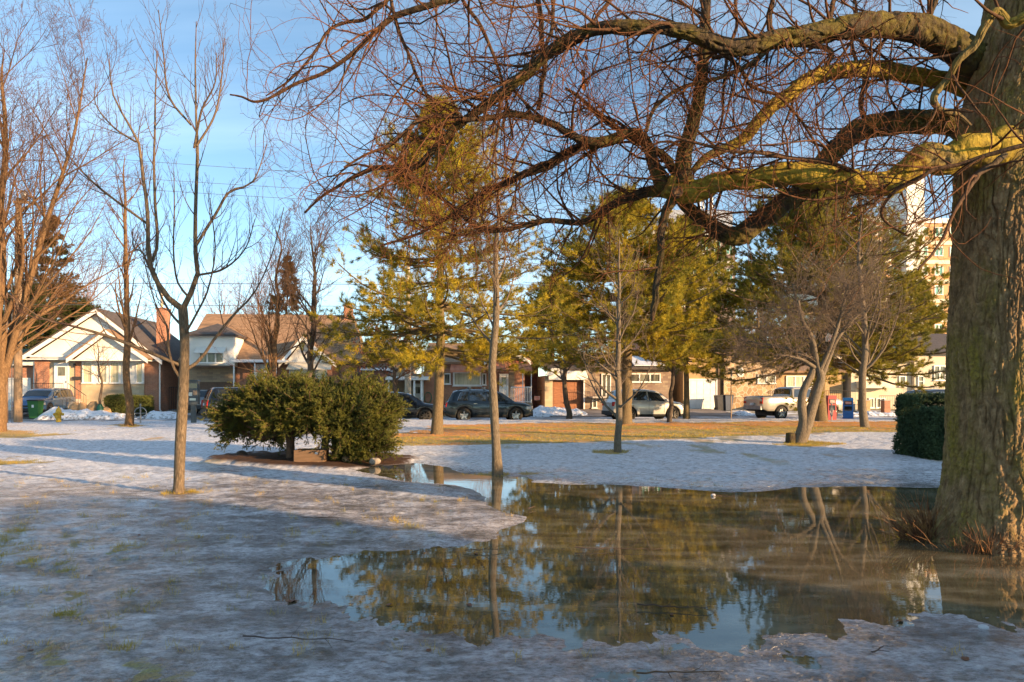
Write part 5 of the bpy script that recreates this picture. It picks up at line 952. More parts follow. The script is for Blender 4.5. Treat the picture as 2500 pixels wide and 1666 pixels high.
def car(name, label, cat, loc, yaw, L, Wd, top, belt, wheels, rw, mat, cab, tail=1.0, zb=.24, rim='alloy', pillars=(), plate=True, rails=False, bars=False, clad=True, bed=None, spokes=5, lowm=None, facing_lights=True, tlh=.24, chrome_line=False):
    """x runs from tail (0) to nose (L); top: [(x, z)] silhouette; belt: window-sill line; cab=(x0,x1) glasshouse; wheels=(x,x)"""
    o = thing(name, label, cat, loc, yaw); xs = sorted(set([round(v, 3) for v in list(np.linspace(0, L, 130))+[p[0] for p in top]+[.015, .04, L-.015, L-.04]])); xs = np.array(xs)
    tx, tz = zip(*top); zt = np.interp(xs, tx, tz); bx, bz = zip(*belt); zbl = np.interp(xs, bx, bz); hw = Wd/2
    def halfw(x): e = np.maximum(np.maximum(0, (.55-x)/.55), np.maximum(0, (x-(L-.85))/.85)); return hw*(1-.10*e**2.2-.05*np.maximum(0, (x-(L-.25))/.25)**2)
    w_ = halfw(xs); g = sstep(.02, .32, zt-zbl)
    def ring(x, zt, zbl, w_, g):
        Ra = rw*1.19; za = np.full_like(x, -1.)
        for c in wheels: za = np.maximum(za, np.where(np.abs(x-c) < Ra, rw+np.sqrt(np.maximum(Ra**2-(x-c)**2, 0)), -1))
        up = np.clip(((x-(L-.35))/.35), 0, 1)*.10+np.clip((.3-x)/.3, 0, 1)*.12
        z0 = zb+up; zs_ = np.minimum(zbl, zt-.03); lp = lambda a, c: a+(c-a)*g
        pts = [(0*x, z0), (w_*.86, z0), (w_*.955, np.maximum(z0+.04, za)), (w_*.99, np.maximum(z0+.16, za+.012)), (w_*1.0, np.maximum(z0+.17+(zs_-z0)*.36, za+.05)), (w_*.995, zs_-.10), (w_*.965, zs_-.015),
               (w_*lp(.91, .93), lp(zs_+.005, zs_+.012)), (w_*lp(.84, .80), lp(zt-.012, zt-.085)), (w_*lp(.72, .70), lp(zt-.004, zt-.022)), (w_*.36, zt+.012), (0*x, zt+.018)]
        return pts
    R_ = ring(xs, zt, zbl, w_, g); n_ = len(xs); k = len(R_)
    Yh = np.stack([p[0] for p in R_], 1); Zh = np.stack([p[1] for p in R_], 1); Yf = np.hstack((-Yh, Yh[:, -2:0:-1])); Zf = np.hstack((Zh, Zh[:, -2:0:-1])); m_ = Yf.shape[1]
    V = np.stack((np.repeat(xs[:, None], m_, 1), Yf, Zf), -1)
    i = (np.arange(n_-1)*m_)[:, None]; j = np.arange(m_)[None]; Fq = np.stack((i+j, i+(j+1) % m_, i+m_+(j+1) % m_, i+m_+j), -1).reshape(-1, 4)
    col = np.tile(np.arange(m_), n_-1); low = (col < 3) | (col >= m_-3) if clad else (col < 2) | (col >= m_-2)
    b = MB(); b.add(V.reshape(-1, 3), Fq, 0); b.mi[-1] = low.astype(int)
    b.ngon(list(V[0])[::-1]); b.ngon(list(V[-1])); body = b.build('body', [mat, plast], o, True)
    me = body.data; 
    Zt = lambda x: np.interp(x, tx, tz); Zb = lambda x: np.interp(x, bx, bz); Hw = lambda x: float(halfw(np.array([x]))[0])
    def sidep(x, s, sg, off=.006):  # s 0 at the sill, 1 at the roof rail
        w__ = Hw(x); z_t = Zt(x); zs_ = min(Zb(x), z_t-.03); gg = float(sstep(.02, .32, np.array(z_t-Zb(x)))); y0 = w__*(.91+.02*gg); y1 = w__*(.84+(.80-.84)*gg); z0 = zs_+.012; z1 = z_t-.085*gg-.012*(1-gg)
        return (x, sg*(y0+(y1-y0)*s+off), z0+(z1-z0)*s)
    for sg in (-1, 1):
        for (a0, a1, c0, c1) in pillars:   # window: bottom from a0..a1, top from c0..c1
            N_ = 8; b = MB(); lo_ = [sidep(a0+(a1-a0)*t, .06, sg) for t in np.linspace(0, 1, N_)]; hi_ = [sidep(c0+(c1-c0)*t, .93, sg) for t in np.linspace(0, 1, N_)]
            b.add(lo_+hi_, [(q, q+1, N_+q+1, N_+q) for q in range(N_-1)]); b.build('window', cglass, o, True)
        if chrome_line and sg == -1: b = MB(); b.tubes(np.array([sidep(x, 1.0 if x > pillars[0][2] else .06+(x-pillars[0][0])/(pillars[0][2]-pillars[0][0]+1e-6)*.94, sg, .012) for x in np.linspace(pillars[0][0], pillars[-1][3], 14)]), np.full(14, .012), 4); b.build('window_trim', chrome, o)
        if rails: b = MB(); b.tubes(np.array([(x, sg*Hw(x)*.72, Zt(x)+.035-(.035 if e else 0)) for x, e in zip(np.linspace(cab[0]+.35, cab[1]-.75, 10), [1]+[0]*8+[1])]), np.full(10, .017), 5); b.build('roof_rail', plast, o)
    for (x0, x1, nm) in ([(cab[2], cab[3], 'rear_window')] if cab[2] is not None else [])+[(cab[4], cab[5], 'windshield')]:
        N_ = 8; b = MB(); P_ = []
        sl = np.array([x1-x0, Zt(x1)-Zt(x0)]); nn = np.array([-sl[1], sl[0]])/np.linalg.norm(sl)*.012
        for x in np.linspace(x0, x1, N_):
            z_t = Zt(x); gg = float(sstep(.02, .32, np.array(z_t-Zb(x)))); ww = Hw(x)*(.80-.08*gg)
            for t in np.linspace(-1, 1, 9): a = abs(t); P_.append((x+nn[0], t*ww, z_t+.018-.024*a**2-.016*a**6+nn[1]))
        b.add(P_, [(q*9+r_, q*9+r_+1, q*9+r_+10, q*9+r_+9) for q in range(N_-1) for r_ in range(8)]); b.build(nm, cglass, o, True)
    rmat = rimM if rim == 'alloy' else steelM
    for c in wheels:
        for sg in (-1, 1):
            y0 = sg*(hw-.115); b = MB(); pr = [(rw*.64, -.10), (rw*.93, -.11), (rw, -.075), (rw, .075), (rw*.93, .11), (rw*.66, .105), (rw*.62, .07), (rw*.6, -.1)]
            b.lathe(pr, 28, (c, y0, rw), 'y'); t_ = b.build('wheel', tyreM, o, True); b = MB(); b.lathe([(rw*.655, .102), (rw*.64, .085), (rw*.56, .05), (rw*.50, .02), (0, .015)], 28, (0, 0, 0), 'y'); 
            for q in range(spokes):
                a = q*2*pi/spokes+.3; ca, sa = cos(a), sin(a); wd_ = rw*.11
                for (r0_, r1_, h0, h1) in ((.10, .62, .085, .10),): b.quad((r0_*rw*ca-wd_*sa, h0, r0_*rw*sa+wd_*ca), (r0_*rw*ca+wd_*sa, h0, r0_*rw*sa-wd_*ca), (r1_*rw*ca+wd_*.7*sa, h1, r1_*rw*sa-wd_*.7*ca), (r1_*rw*ca-wd_*.7*sa, h1, r1_*rw*sa+wd_*.7*ca), .05)
            b.lathe([(0, .10), (rw*.13, .098), (rw*.17, .07)], 12, (0, 0, 0), 'y')
            for v in b.v: v[:, 1] *= sg; v += np.array((c, y0, rw))
            b.mi = b.mi; ri = b.build('rim', [rmat], t_, False); 
            d_ = MB(); d_.lathe([(0, 0), (rw*.6, 0), (rw*.6, .004), (0, .004)], 24, (c, y0+sg*.01-.002, rw), 'y'); d_.build('brake_disc', plast, t_)
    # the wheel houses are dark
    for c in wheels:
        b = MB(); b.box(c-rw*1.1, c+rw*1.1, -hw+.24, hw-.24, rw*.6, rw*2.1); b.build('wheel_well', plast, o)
    tz0 = min(tail, Zt(.10)-.05)
    for sg in (-1, 1):
        b = MB(); b.box(-.018, .14, sg*Hw(0)*.70, sg*Hw(0)*1.012, tz0-tlh, tz0); b.v[0][:, 0] += (b.v[0][:, 2] > tz0-.01)*.02+.01; b.build('taillight', redl, o)
        zf = Zb(L-.3)-.22; b = MB(); b.box(L-.42, L-.10, sg*Hw(L-.4)*.78, sg*Hw(L-.3)*1.008, zf, zf+.14); v = b.v[0]; v[:, 0] += (np.abs(v[:, 1]) < Hw(L-.3)*.9)*.11; b.build('headlight', headl, o)
        xm_ = cab[6]; zz_ = Zb(xm_)+.10; b = MB(); b.lathe([(0, -.11), (.07, -.09), (.095, 0), (.08, .08), (0, .1)], 10, (0, 0, 0), 'y'); b.v[0] = b.v[0]*np.array((.7, 1, .85))+np.array((xm_, sg*(Hw(xm_)*.93+.13), zz_)); b.build('side_mirror', mat, o, True)
        for xh in cab[7]: b = MB(); b.box(xh, xh+.2, sg*(hw*.988)-.012, sg*(hw*.988)+.022, Zb(xh)-.13, Zb(xh)-.10); b.build('door_handle', chrome if chrome_line else mat, o)
    for sg in (-1, 1):
        for xd in cab[8]: b = MB(); b.tubes(np.array([(xd, sg*(hw*1.0+.0008), z) for z in np.linspace(zb+.24, Zb(xd)-.12, 6)]), np.full(6, .007), 4); b.build('door_seam', plast, o)
    b = MB(); b.box(-.07, .12, -hw*.84, hw*.84, zb+.12, zb+.34); v = b.v[0]; b.build('rear_bumper', lowm or plast, o)
    b = MB(); b.box(L-.14, L+.035, -hw*.66, hw*.66, zb+.06, zb+.24); b.build('front_bumper', plast, o); b = MB(); b.box(L-.06, L+.012, -hw*.52, hw*.52, zb+.30, Zb(L-.3)-.24); b.build('grille', plast, o)
    if plate: b = MB(); b.box(-.085 if plate == 'low' else -.03, -.0, -.17, .17, (zb+.36 if plate == 'low' else tz0-.30), (zb+.50 if plate == 'low' else tz0-.16)); b.build('licence_plate', plateM, o)
    if bars:
        for xb in bars:
            b = MB(); b.box(xb-.03, xb+.03, -.52, .52, Zt(xb)+.10, Zt(xb)+.14); b.box(xb-.05, xb+.05, -.60, -.5, Zt(xb)+.02, Zt(xb)+.15); b.box(xb-.05, xb+.05, .5, .6, Zt(xb)+.02, Zt(xb)+.15); b.build('roof_bar', grey, o)
    if bed: b = MB(); b.box(bed[0], bed[1], -hw*.72, hw*.72, Zt(1.)+.017, Zt(1.)+.032); b.build('bed_shade_sheet', plast, o)  # flat dark sheet on the closed top imitates the shaded hollow of an open bed
    return o
ZR = -.1
def carpos(px, v): d = sd(px, v); return ((px-1250)/F*d, d, ZR)
def suv(name, label, px, v, yaw, L, Hh, mat, **k):
    """wagon-shaped profile scaled to length L and height Hh"""
    s = L/4.8; z = Hh/1.70
    top = [(0, .78*z), (.03*s, .98*z), (.13*s, 1.12*z), (.45*s, 1.60*z), (.62*s, 1.655*z), (1.3*s, 1.70*z), (2.2*s, 1.69*z), (2.85*s, 1.62*z), (3.15*s, 1.50*z), (3.72*s, 1.13*z), (3.8*s, 1.08*z), (4.4*s, 1.0*z), (4.68*s, .88*z), (4.78*s, .70*z), (L, .55*z)]
    belt = [(0, 1.10*z), (.6*s, 1.10*z), (3.3*s, 1.03*z), (4.3*s, .95*z), (L, .8*z)]
    x, y, z0 = carpos(px, v); pl = [(.62*s, 1.22*s, .82*s, 1.22*s), (1.28*s, 2.20*s, 1.28*s, 2.14*s), (2.28*s, 3.38*s, 2.22*s, 2.96*s)]
    return car(name, label, 'car', (x, y, z0), yaw, L, 1.88, top, belt, (.98*s, 3.83*s), .365*z, mat, (.3*s, 3.6*s, .17*s, .42*s, 3.08*s, 3.65*s, 3.3*s, (1.5*s, 2.5*s), (1.24*s, 2.24*s, 3.25*s)), tail=1.06*z, pillars=pl, **k)
navy = paint('dark_slate_blue_paint', (.022, .034, .042)); black = paint('black_paint', (.014, .015, .018), .3); silver = paint('pearl_silver_paint', (.52, .49, .44), .1); silv2 = paint('silver_truck_paint', (.42, .39, .34), .2); bluep = paint('blue_paint', (.055, .13, .27)); graym = paint('grey_paint', (.20, .21, .23))
suv('parked_wagon', 'dark slate blue wagon with roof bars parked behind the yellow-green pine', 1086, 39.9, radians(9), 4.82, 1.78, navy, rails=True, bars=(1.35, 2.15), chrome_line=True)
suv('parked_wagon', 'black wagon with steel front wheel, half hidden by the juniper', 868, 39.9, radians(9), 4.7, 1.66, black, rim='steel', spokes=8)
suv('parked_crossover', 'pale silver crossover with black wheels parked behind the broad pine trunk', 1484, 39.9, radians(15), 4.5, 1.80, silver, rim='steel', spokes=10, rails=False, plate=True)
x, y, z0 = carpos(498, 41.2); 
LT = 5.35; car('large_wagon', 'large black boxy wagon with red tail lamps left of the juniper', 'car', (x, y, z0), radians(32), LT, 2.04, [(0, .85), (.03, 1.1), (.1, 1.25), (.32, 1.80), (.45, 1.90), (2.4, 1.93), (3.2, 1.86), (3.5, 1.74), (4.0, 1.30), (4.2, 1.24), (5.0, 1.14), (5.25, 1.0), (5.33, .7), (LT, .6)], [(0, 1.22), (3.6, 1.2), (4.8, 1.08), (LT, .9)], (1.12, 4.25), .40, black, (.3, 4, .12, .30, 3.45, 3.95, 3.7, (1.9, 2.9), (1.5, 2.6, 3.7)), tail=1.28, tlh=.42, pillars=[(.50, 1.50, .58, 1.50), (1.6, 2.55, 1.6, 2.52), (2.66, 3.72, 2.62, 3.36)], zb=.30)
x, y, z0 = carpos(1838, 40.7)
LT = 5.85; car('pickup_truck', 'silver pickup truck with red tail lamps parked behind the leaning tree', 'pickup truck', (x, y, z0), radians(17), LT, 2.03, [(0, 1.20), (.02, 1.36), (.05, 1.38), (1.98, 1.40), (2.0, 1.42), (2.10, 1.84), (2.25, 1.93), (3.2, 1.95), (3.5, 1.88), (4.12, 1.40), (4.3, 1.34), (5.4, 1.24), (5.7, 1.14), (5.80, .9), (LT, .7)], [(0, 1.43), (1.9, 1.43), (2.0, 1.30), (4.0, 1.27), (5.4, 1.18), (LT, 1.0)], (1.25, 4.85), .41, silv2, (2.0, 4.1, 2.02, 2.12, 3.48, 4.08, 3.85, (2.2, 3.2), (2.04, 2.98, 3.95)), tail=1.32, tlh=.36, pillars=[(2.16, 2.92, 2.26, 2.92), (3.0, 3.92, 3.0, 3.52)], zb=.50, clad=False, plate='low', bed=(.14, 1.9), lowm=grey, spokes=5)
o = SC.objects[-1]
x, y, z0 = carpos(92, 48.6); o = suv('driveway_car', 'blue car with silver grille standing nose-out in the driveway', 92, 48.9, radians(266), 4.5, 1.70, bluep); o.location = (*street(tostreet((48-1250)/F*sd(48, 46), 0)[0]*1.0+.0, 49.6), .12)
d = sd(44, 45.2); o.location = ((44-1250)/F*d-.1, d+4.35, .1); o.rotation_euler = (0, 0, radians(-82))
d = sd(484, 46); o = suv('driveway_car', 'grey car mostly hidden behind the large black wagon', 484, 47, radians(80), 4.3, 1.55, graym); o.location = ((484-1250)/F*sd(484, 45.6), sd(484, 45.6), .15)
o = suv('parked_car', 'low dark car whose roof shows over the clipped hedge', 2200, 41.5, radians(12), 4.6, 1.60, black); o.location = (*carpos(2218, 34.9)[:2], .10)
# ================================================================ street furniture
def FT(name, label, cat, px, py, z=.02, group=None, rz=TH): x, y = G(px, py); return thing(name, label, cat, (x, y, z), rz, group)
yel = M('hydrant_yellow', (.72, .42, .04), (.58, .33, .03), 9, .55, bump=.2)
o = FT('fire_hydrant', 'yellow fire hydrant at the kerb left of the tan-trunked tree', 'fire hydrant', 143, 1037); o.scale = (1.02,)*3
b = MB(); b.lathe([(.16, 0), (.16, .04), (.115, .05), (.11, .5), (.14, .51), (.14, .56), (.125, .57), (.115, .66), (.07, .75), (.03, .77), (.03, .83), (0, .84)], 18); b.build('barrel', yel, o, True)
for s in (-1, 1): b = MB(); b.lathe([(.05, 0), (.05, .06), (.07, .065), (.07, .11), (.03, .115), (.03, .14), (0, .14)], 12, (0, 0, 0), 'x'); b.v[0][:, 0] = s*(b.v[0][:, 0]+.1); b.v[0][:, 2] += .46; b.build('side_cap', yel, o, True)
b = MB(); b.lathe([(.07, 0), (.07, .06), (.085, .065), (.085, .11), (.03, .12), (0, .14)], 14, (0, 0, 0), 'y'); b.v[0][:, 1] = -(b.v[0][:, 1]+.1); b.v[0][:, 2] += .36; b.build('pumper_cap', yel, o, True)
def ringstand(px, py, label, rz, sc=1.):
    o = FT('bicycle_stand', label, 'bicycle stand', px, py, rz=rz, group=None); b = MB(); b.lathe([(.035, -.02), (.035, .93), (.04, .94), (.03, .99), (0, 1.0)], 10); b.build('post', grey, o, True)
    b = MB(); a = np.linspace(0, 2*pi, 33); b.tubes(np.stack((.27*np.cos(a), 0*a, .55+.27*np.sin(a)), 1), np.full(33, .022), 6); b.build('ring', grey, o, True); b = MB(); b.bar((-.27, 0, .55), (.27, 0, .55), .015, 6); b.build('crossbar', grey, o)
ringstand(343, 1039, 'grey post with a steel ring for bicycles beside the tan-trunked tree', TH)
ringstand(2030, 1031, 'post with a ring for bicycles in front of the red newspaper box', radians(80))
# parking pay station
o = FT('pay_station', 'dark grey parking pay station beside the near young tree trunk', 'parking meter', 473, 1038); pm = M('meter_grey', (.085, .10, .105), (.065, .075, .08), 9, .45, .3)
for args, nm, mt in (((-.11, .11, -.08, .08, 0, .95), 'pedestal', pm), ((-.24, .24, -.15, .15, .951, 2.05), 'cabinet', pm), ((-.19, -.02, -.162, -.151, 1.36, 1.52), 'screen', M('screen_grey', (.55, .60, .56), None, 9, .2)), ((.02, .19, -.162, -.151, 1.40, 1.62), 'keypad', M('keypad', (.30, .22, .14), (.12, .10, .09), 30, .5)), ((-.14, .14, -.158, -.151, 1.14, 1.25), 'notice', M('notice_green', (.35, .55, .12), (.62, .66, .55), 4, .5, lo=.45, hi=.5)), ((-.20, .20, -.156, -.151, 1.72, 1.95), 'solar_window', cglass)):
    b = MB(); b.box(*args); b.build(nm, mt, o)
b = MB(); b.poly([(-.27, 2.051), (.27, 2.051), (.22, 2.12), (-.22, 2.12)], -.19, .19); b.build('cap', pm, o)
# poles
woodp = M('pole_wood', (.36, .24, .14), (.24, .155, .09), 3, .9, stretch=(3, 3, .4)); conc2 = M('pole_concrete', (.55, .45, .32), (.45, .37, .27), 3, .85)
o = FT('utility_pole', 'thick wooden utility pole with insulators at the left edge', 'pole', 44, 1037); yd = gdist(1037); Zp = lambda py: H-(py-953)/F*yd
b = MB(); b.tubes(np.array([(0, 0, -.2), (0, 0, 5), (.03, 0, Zp(485))]), np.array([.19, .17, .13]), 14); b.build('shaft', woodp, o, True)
b = MB(); b.box(-.12, .62, -.2, -.13, Zp(500), Zp(494)); b.build('bracket', woodp, o); b = MB(); b.lathe([(.0, 0), (.14, .02), (.15, .4), (.12, .5), (0, .52)], 12, (.35, -.15, Zp(494))); b.build('transformer', grey, o, True)
b = MB(); b.box(-.26, -.16, -.28, -.1, Zp(892), Zp(854)); b.box(-.24, -.17, -.25, -.12, Zp(850), Zp(800)); b.build('meter_box', grey, o); b = MB(); b.bar((-.22, -.1, 0), (-.22, -.1, Zp(620)), .02, 5); b.build('conduit', grey, o)
b = MB(); b.lathe([(0, 0), (.16, .03), (.2, .2), (.1, .34), (0, .36)], 12, (.32, -.2, Zp(782))); b.build('lamp_globe', white, o, True)
ob = FT('steel_pole', 'thin brown steel pole beside the thick wooden utility pole', 'pole', 15, 1038); b = MB(); b.tubes(np.array([(0, 0, -.1), (0, 0, 4), (0, 0, 6.5)]), np.array([.085, .08, .07]), 10); b.build('shaft', M('steel_brown', (.20, .13, .09), None, 6, .7), ob, True); b = MB(); b.lathe([(.13, -.02), (.13, .08), (.09, .1)], 10); b.build('foot', grey, ob)
x_, y_ = (996-1250)/F*sd(996, 42.8), sd(996, 42.8); o = thing('lamp_post', 'cream concrete lamp post behind the black wagon', 'lamp post', (x_, y_, -.05), TH); b = MB(); b.tubes(np.array([(0, 0, 0), (0, 0, 5), (0, 0, 9.5)]), np.array([.21, .16, .10]), 14); b.build('shaft', conc2, o, True)
b = MB(); b.tubes(np.array([(0, 0, 9.3), (0, -.6, 9.7), (0, -1.6, 9.8)]), np.array([.04, .035, .03]), 6); b.build('arm', conc2, o)
x_, y_ = (395-1250)/F*sd(395, 56), sd(395, 56); o = thing('lamp_post', 'slim pale pole rising beside the bungalow chimney', 'pole', (x_, y_, .3), TH); b = MB(); b.tubes(np.array([(0, 0, 0), (0, 0, 4), (0, 0, 8.6)]), np.array([.15, .13, .1]), 10); b.build('shaft', conc2, o, True); b = MB(); b.lathe([(.0, 0), (.15, .02), (.15, .25), (0, .27)], 8, (0, 0, 8.6)); b.build('cap', grey, o)
o = FT('sign_post', 'bare thin steel sign post in front of the field-stone wall', 'post', 1785, 1027); b = MB(); b.bar((0, 0, -.05), (0, 0, 2.75), .032, 8); b.build('shaft', woodp, o); b = MB(); b.box(-.05, .05, -.045, -.033, 2.3, 2.7); b.build('plate', grey, o)
# wires
def wire(label, a, c, sag, r=.011):
    t = np.linspace(0, 1, 24); p = np.array(a)[None]*(1-t[:, None])+np.array(c)[None]*t[:, None]; p[:, 2] -= sag*4*t*(1-t); b = MB(); b.tubes(p, np.full(24, r), 4); o = b.build('power_line', M('wire_black', (.10, .10, .11), None, 5, .6), None); return tag(o, label, 'cable', 'overhead lines strung along the street')
wire('topmost thin wire crossing the sky behind the near young tree', W3(-150, 352, 36), W3(1500, 455, 44), .3); wire('second thin wire from the top in the sky left of the old tree', W3(-150, 398, 36), W3(1500, 490, 44), .3); wire('third thin wire from the top, just below its twin', W3(-150, 425, 36), W3(1500, 515, 44), .3)
wire('level wire running above the bungalow gable and chimney', W3(-200, 690, 50), W3(1500, 697, 52), .0, .022); wire('lowest level wire just over the house roof ridges', W3(-200, 742, 50), W3(1500, 752, 52), .0, .018)
# newspaper boxes
def newsbox(px, py, label, mt, w_, hgt, rz):
    o = FT('newspaper_box', label, 'newspaper box', px, py, rz=rz); b = MB(); b.box(-w_/2, w_/2, -.24, .24, .0, hgt*.36); b.box(-w_/2+.004, w_/2-.004, -.236, .236, hgt*.361, hgt*.9); b.poly([(-w_/2-.01, hgt*.901), (w_/2+.01, hgt*.901), (w_/2-.02, hgt), (-w_/2+.02, hgt)], -.26, .26); b.build('cabinet', mt, o)
    b = MB(); b.box(-w_*.36, w_*.36, -.25, -.2365, hgt*.42, hgt*.62); b.build('window', cglass, o); b = MB(); b.box(-w_*.36, w_*.36, -.25, -.2365, hgt*.68, hgt*.86); b.build('coin_panel', iron, o); b = MB(); b.box(-w_*.25, w_*.3, -.253, -.2505, hgt*.72, hgt*.82); b.build('paper_stack', M('paper_pink', (.55, .22, .20), (.5, .45, .42), 20, .8), o); return o
nb = newsbox(2070, 1027, 'bright blue newspaper box right of the broad pine trunk', M('box_blue', (.012, .15, .50), (.01, .12, .42), 6, .35), .52, 1.22, radians(-22))
b = MB()
for z_ in (.72, .76): b.box(-.2615, -.2605, -.17, .17, z_, z_+.022)
b.box(-.2615, -.2605, -.17, .17, .52, .58); b.build('pale_stripe', M('stripe', (.55, .5, .6), None, 5, .5), nb)
newsbox(2026, 1029, 'red newspaper box right against the broad pine trunk', M('box_red', (.40, .03, .03), (.32, .025, .025), 6, .4), .46, 1.35, radians(6))
# bins
def bin_(px, v, z, label, mt, hgt, rz, w_=.3):
    d = sd(px, v); o = thing('wheeled_bin', label, 'bin', ((px-1250)/F*d, d, z), rz); b = MB(); pr = [(w_*.72, 0), (w_*.75, .02), (w_, hgt*.92), (w_*1.06, hgt*.93)]
    b.add([(sx*r_, sy*r_*1.1, z_) for (r_, z_) in pr for sx, sy in ((-1, -1), (1, -1), (1, 1), (-1, 1))], [(i*4+j, i*4+(j+1) % 4, i*4+4+(j+1) % 4, i*4+4+j) for i in range(3) for j in range(4)]); b.build('body', mt, o)
    b = MB(); b.poly([(-w_*1.1, hgt*.931), (w_*1.1, hgt*.931), (w_*.9, hgt), (-w_*.9, hgt)], -w_*1.2, w_*1.25); b.build('lid', plast, o)
    for s in (-1, 1): b = MB(); b.lathe([(0, -.03), (.11, -.03), (.11, .03), (0, .03)], 12, (s*(w_*.85), w_*.8, .11), 'x'); b.build('wheel', tyreM, o)
    return o
gb = bin_(87, 44.6, .02, 'green wheeled bin with dark lid beside the blue car', M('bin_green', (.035, .15, .035), (.03, .12, .03), 5, .5), 1.08, .1); b = MB(); b.box(-.06, .06, -.31, -.262, .62, .78); b.v[0][:, 1] = np.where(b.v[0][:, 1] < -.3, -.315, -.262); b.build('white_sticker', white, gb)
gm2 = M('bin_grey', (.045, .045, .05), (.03, .03, .032), 5, .5); bin_(1757, 48.6, .22, 'dark grey wheeled bin nearest the white garage door', gm2, 1.08, TH); bin_(1776, 48.5, .22, 'blue-grey wheeled bin by the field-stone wall corner', M('bin_blue', (.05, .07, .11), (.04, .055, .09), 5, .5), 1.12, .15)
# paper yard-waste bags
bagm = M('kraft_paper', (.52, .32, .16), (.40, .24, .12), 5, .9, bump=.6, bscale=7)
for k, (px_, r_, hh_, lab) in enumerate(((182, .36, .80, 'brown paper yard bag leftmost in the row before the bungalow'), (205, .30, .82, 'brown paper yard bag second from the left in the row'), (226, .36, .88, 'tall crumpled brown paper yard bag left of the green watering bag'), (258, .33, .55, 'slumped brown paper yard bag right of the green watering bag'))):
    d = sd(px_, 45.9); o = thing('paper_bag', lab, 'bag', ((px_-1250)/F*d, d, .06), k*.7); b = MB(); b.lathe([(0, 0), (r_*.9, .0), (r_, .12), (r_*.97, hh_*.6), (r_*.8, hh_*.85), (r_*.45, hh_), (r_*.3, hh_*.97), (0, hh_*.93)], 20, (0, 0, 0)); v = b.v[0]; f_ = 1+.12*fbm(v[:, 0]*4+k*5, v[:, 2]*4+v[:, 1]*3, 3, k); v[:, :2] *= f_[:, None]; v[:, 0] += v[:, 2]*.1*(-1)**k; b.build('sack', bagm, o, True)
    b = MB(); b.lathe([(r_*.42, hh_*.96), (r_*.46, hh_*1.03), (r_*.36, hh_*1.01), (r_*.33, hh_*.94)], 14); b.v[0][:, 0] += b.v[0][:, 2]*.1*(-1)**k; b.v[0][:, 2] += .03*np.sin(np.arange(len(b.v[0]))*2.1); b.build('folded_top', bagm, o)
# snow piles
def pile(label, pxa, pxb, v, wd, hgt, seed, z=-.05):
    ua = tostreet((pxa-1250)/F*sd(pxa, v), sd(pxa, v))[0]; ub = tostreet((pxb-1250)/F*sd(pxb, v), sd(pxb, v))[0]; U, V2 = np.meshgrid(np.linspace(ua, ub, 160), np.linspace(-wd, wd, 46), indexing='ij'); e = np.clip(np.minimum(U-ua, ub-U)/.9, 0, 1)**.6*np.clip(1-(V2/wd)**2, 0, 1)**.7
    hz = z-.12+e*hgt*(.62+.55*fbm(U*.8+seed*7, V2*.8, 3, seed))+e*.16*fbm(U*2.5, V2*2.5, 4, seed+3)+.12*e; x, y = street(U, V2+v); c0 = (x.mean(), y.mean(), 0)
    i = ((np.arange(159)*46)[:, None]+np.arange(45)[None]).ravel(); b = MB(); b.add(np.stack((x, y, hz), -1).reshape(-1, 3), np.stack((i, i+46, i+47, i+1), 1)); o = b.build('snow_pile', snowdirty, None, True, c0); return tag(o, label, 'snow pile')
m = snowdirty = bpy.data.materials.new('shovelled_snow'); n = nt(m); co = objco(n); s_ = n.nodes.new('ShaderNodeSeparateXYZ'); n.links.new(co, s_.inputs[0])
dirt = math_(n, 'ADD', noise(n, co, 5, 6, .65), math_(n, 'MULTIPLY', s_.outputs[2], .35)); finish(n, ramp(n, dirt, [(.36, (.10, .08, .07)), (.46, (.42, .40, .39)), (.56, (.80, .80, .83))]), .6, 0, noise(n, co, 4, 6), .8, .08)
pile('long bank of shovelled snow in front of the bungalow bags', 92, 330, 44.9, 1.0, .85, 1); pile('low snow bank between the box hedge and the pay station', 330, 462, 45.2, 1.0, .65, 2); pile('pointed heap of white snow before the wooden garage door', 1288, 1440, 46.2, 1.3, .95, 3); pile('thin snow bank left of the silver pickup truck', 1775, 1850, 45.6, .9, .45, 4); pile('low snow bank behind the slate blue wagon hood', 1440, 1545, 46.0, .8, .2, 6); pile('snow bank behind the blue newspaper box', 2040, 2200, 45.0, 1.0, .4, 5)
# ridge of old snow along the near kerb
b = MB(); U = np.linspace(-30, 34, 900); hh_ = .035+.05*np.clip(fbm(U*.5, U*0+2, 4, 8)+.25, 0, 1)*1.6; K5 = np.linspace(-1, 1, 9); UU, KK = np.meshgrid(U, K5, indexing='ij'); zz_ = .0+hh_[:, None]*(1-KK**2)+.02*fbm(UU*4, KK*2, 3, 9)*(1-KK**2); x, y = street(UU, 36.6+KK*.5+fbm(UU*.3, UU*0, 3, 3)*.3); i = ((np.arange(899)*9)[:, None]+np.arange(8)[None]).ravel(); b.add(np.stack((x, y, zz_), -1).reshape(-1, 3), np.stack((i, i+9, i+10, i+1), 1)); tag(b.build('kerb_snow', snowdirty, None, True), 'thin broken ridge of old snow along the near kerb', 'snow', None, 'stuff')
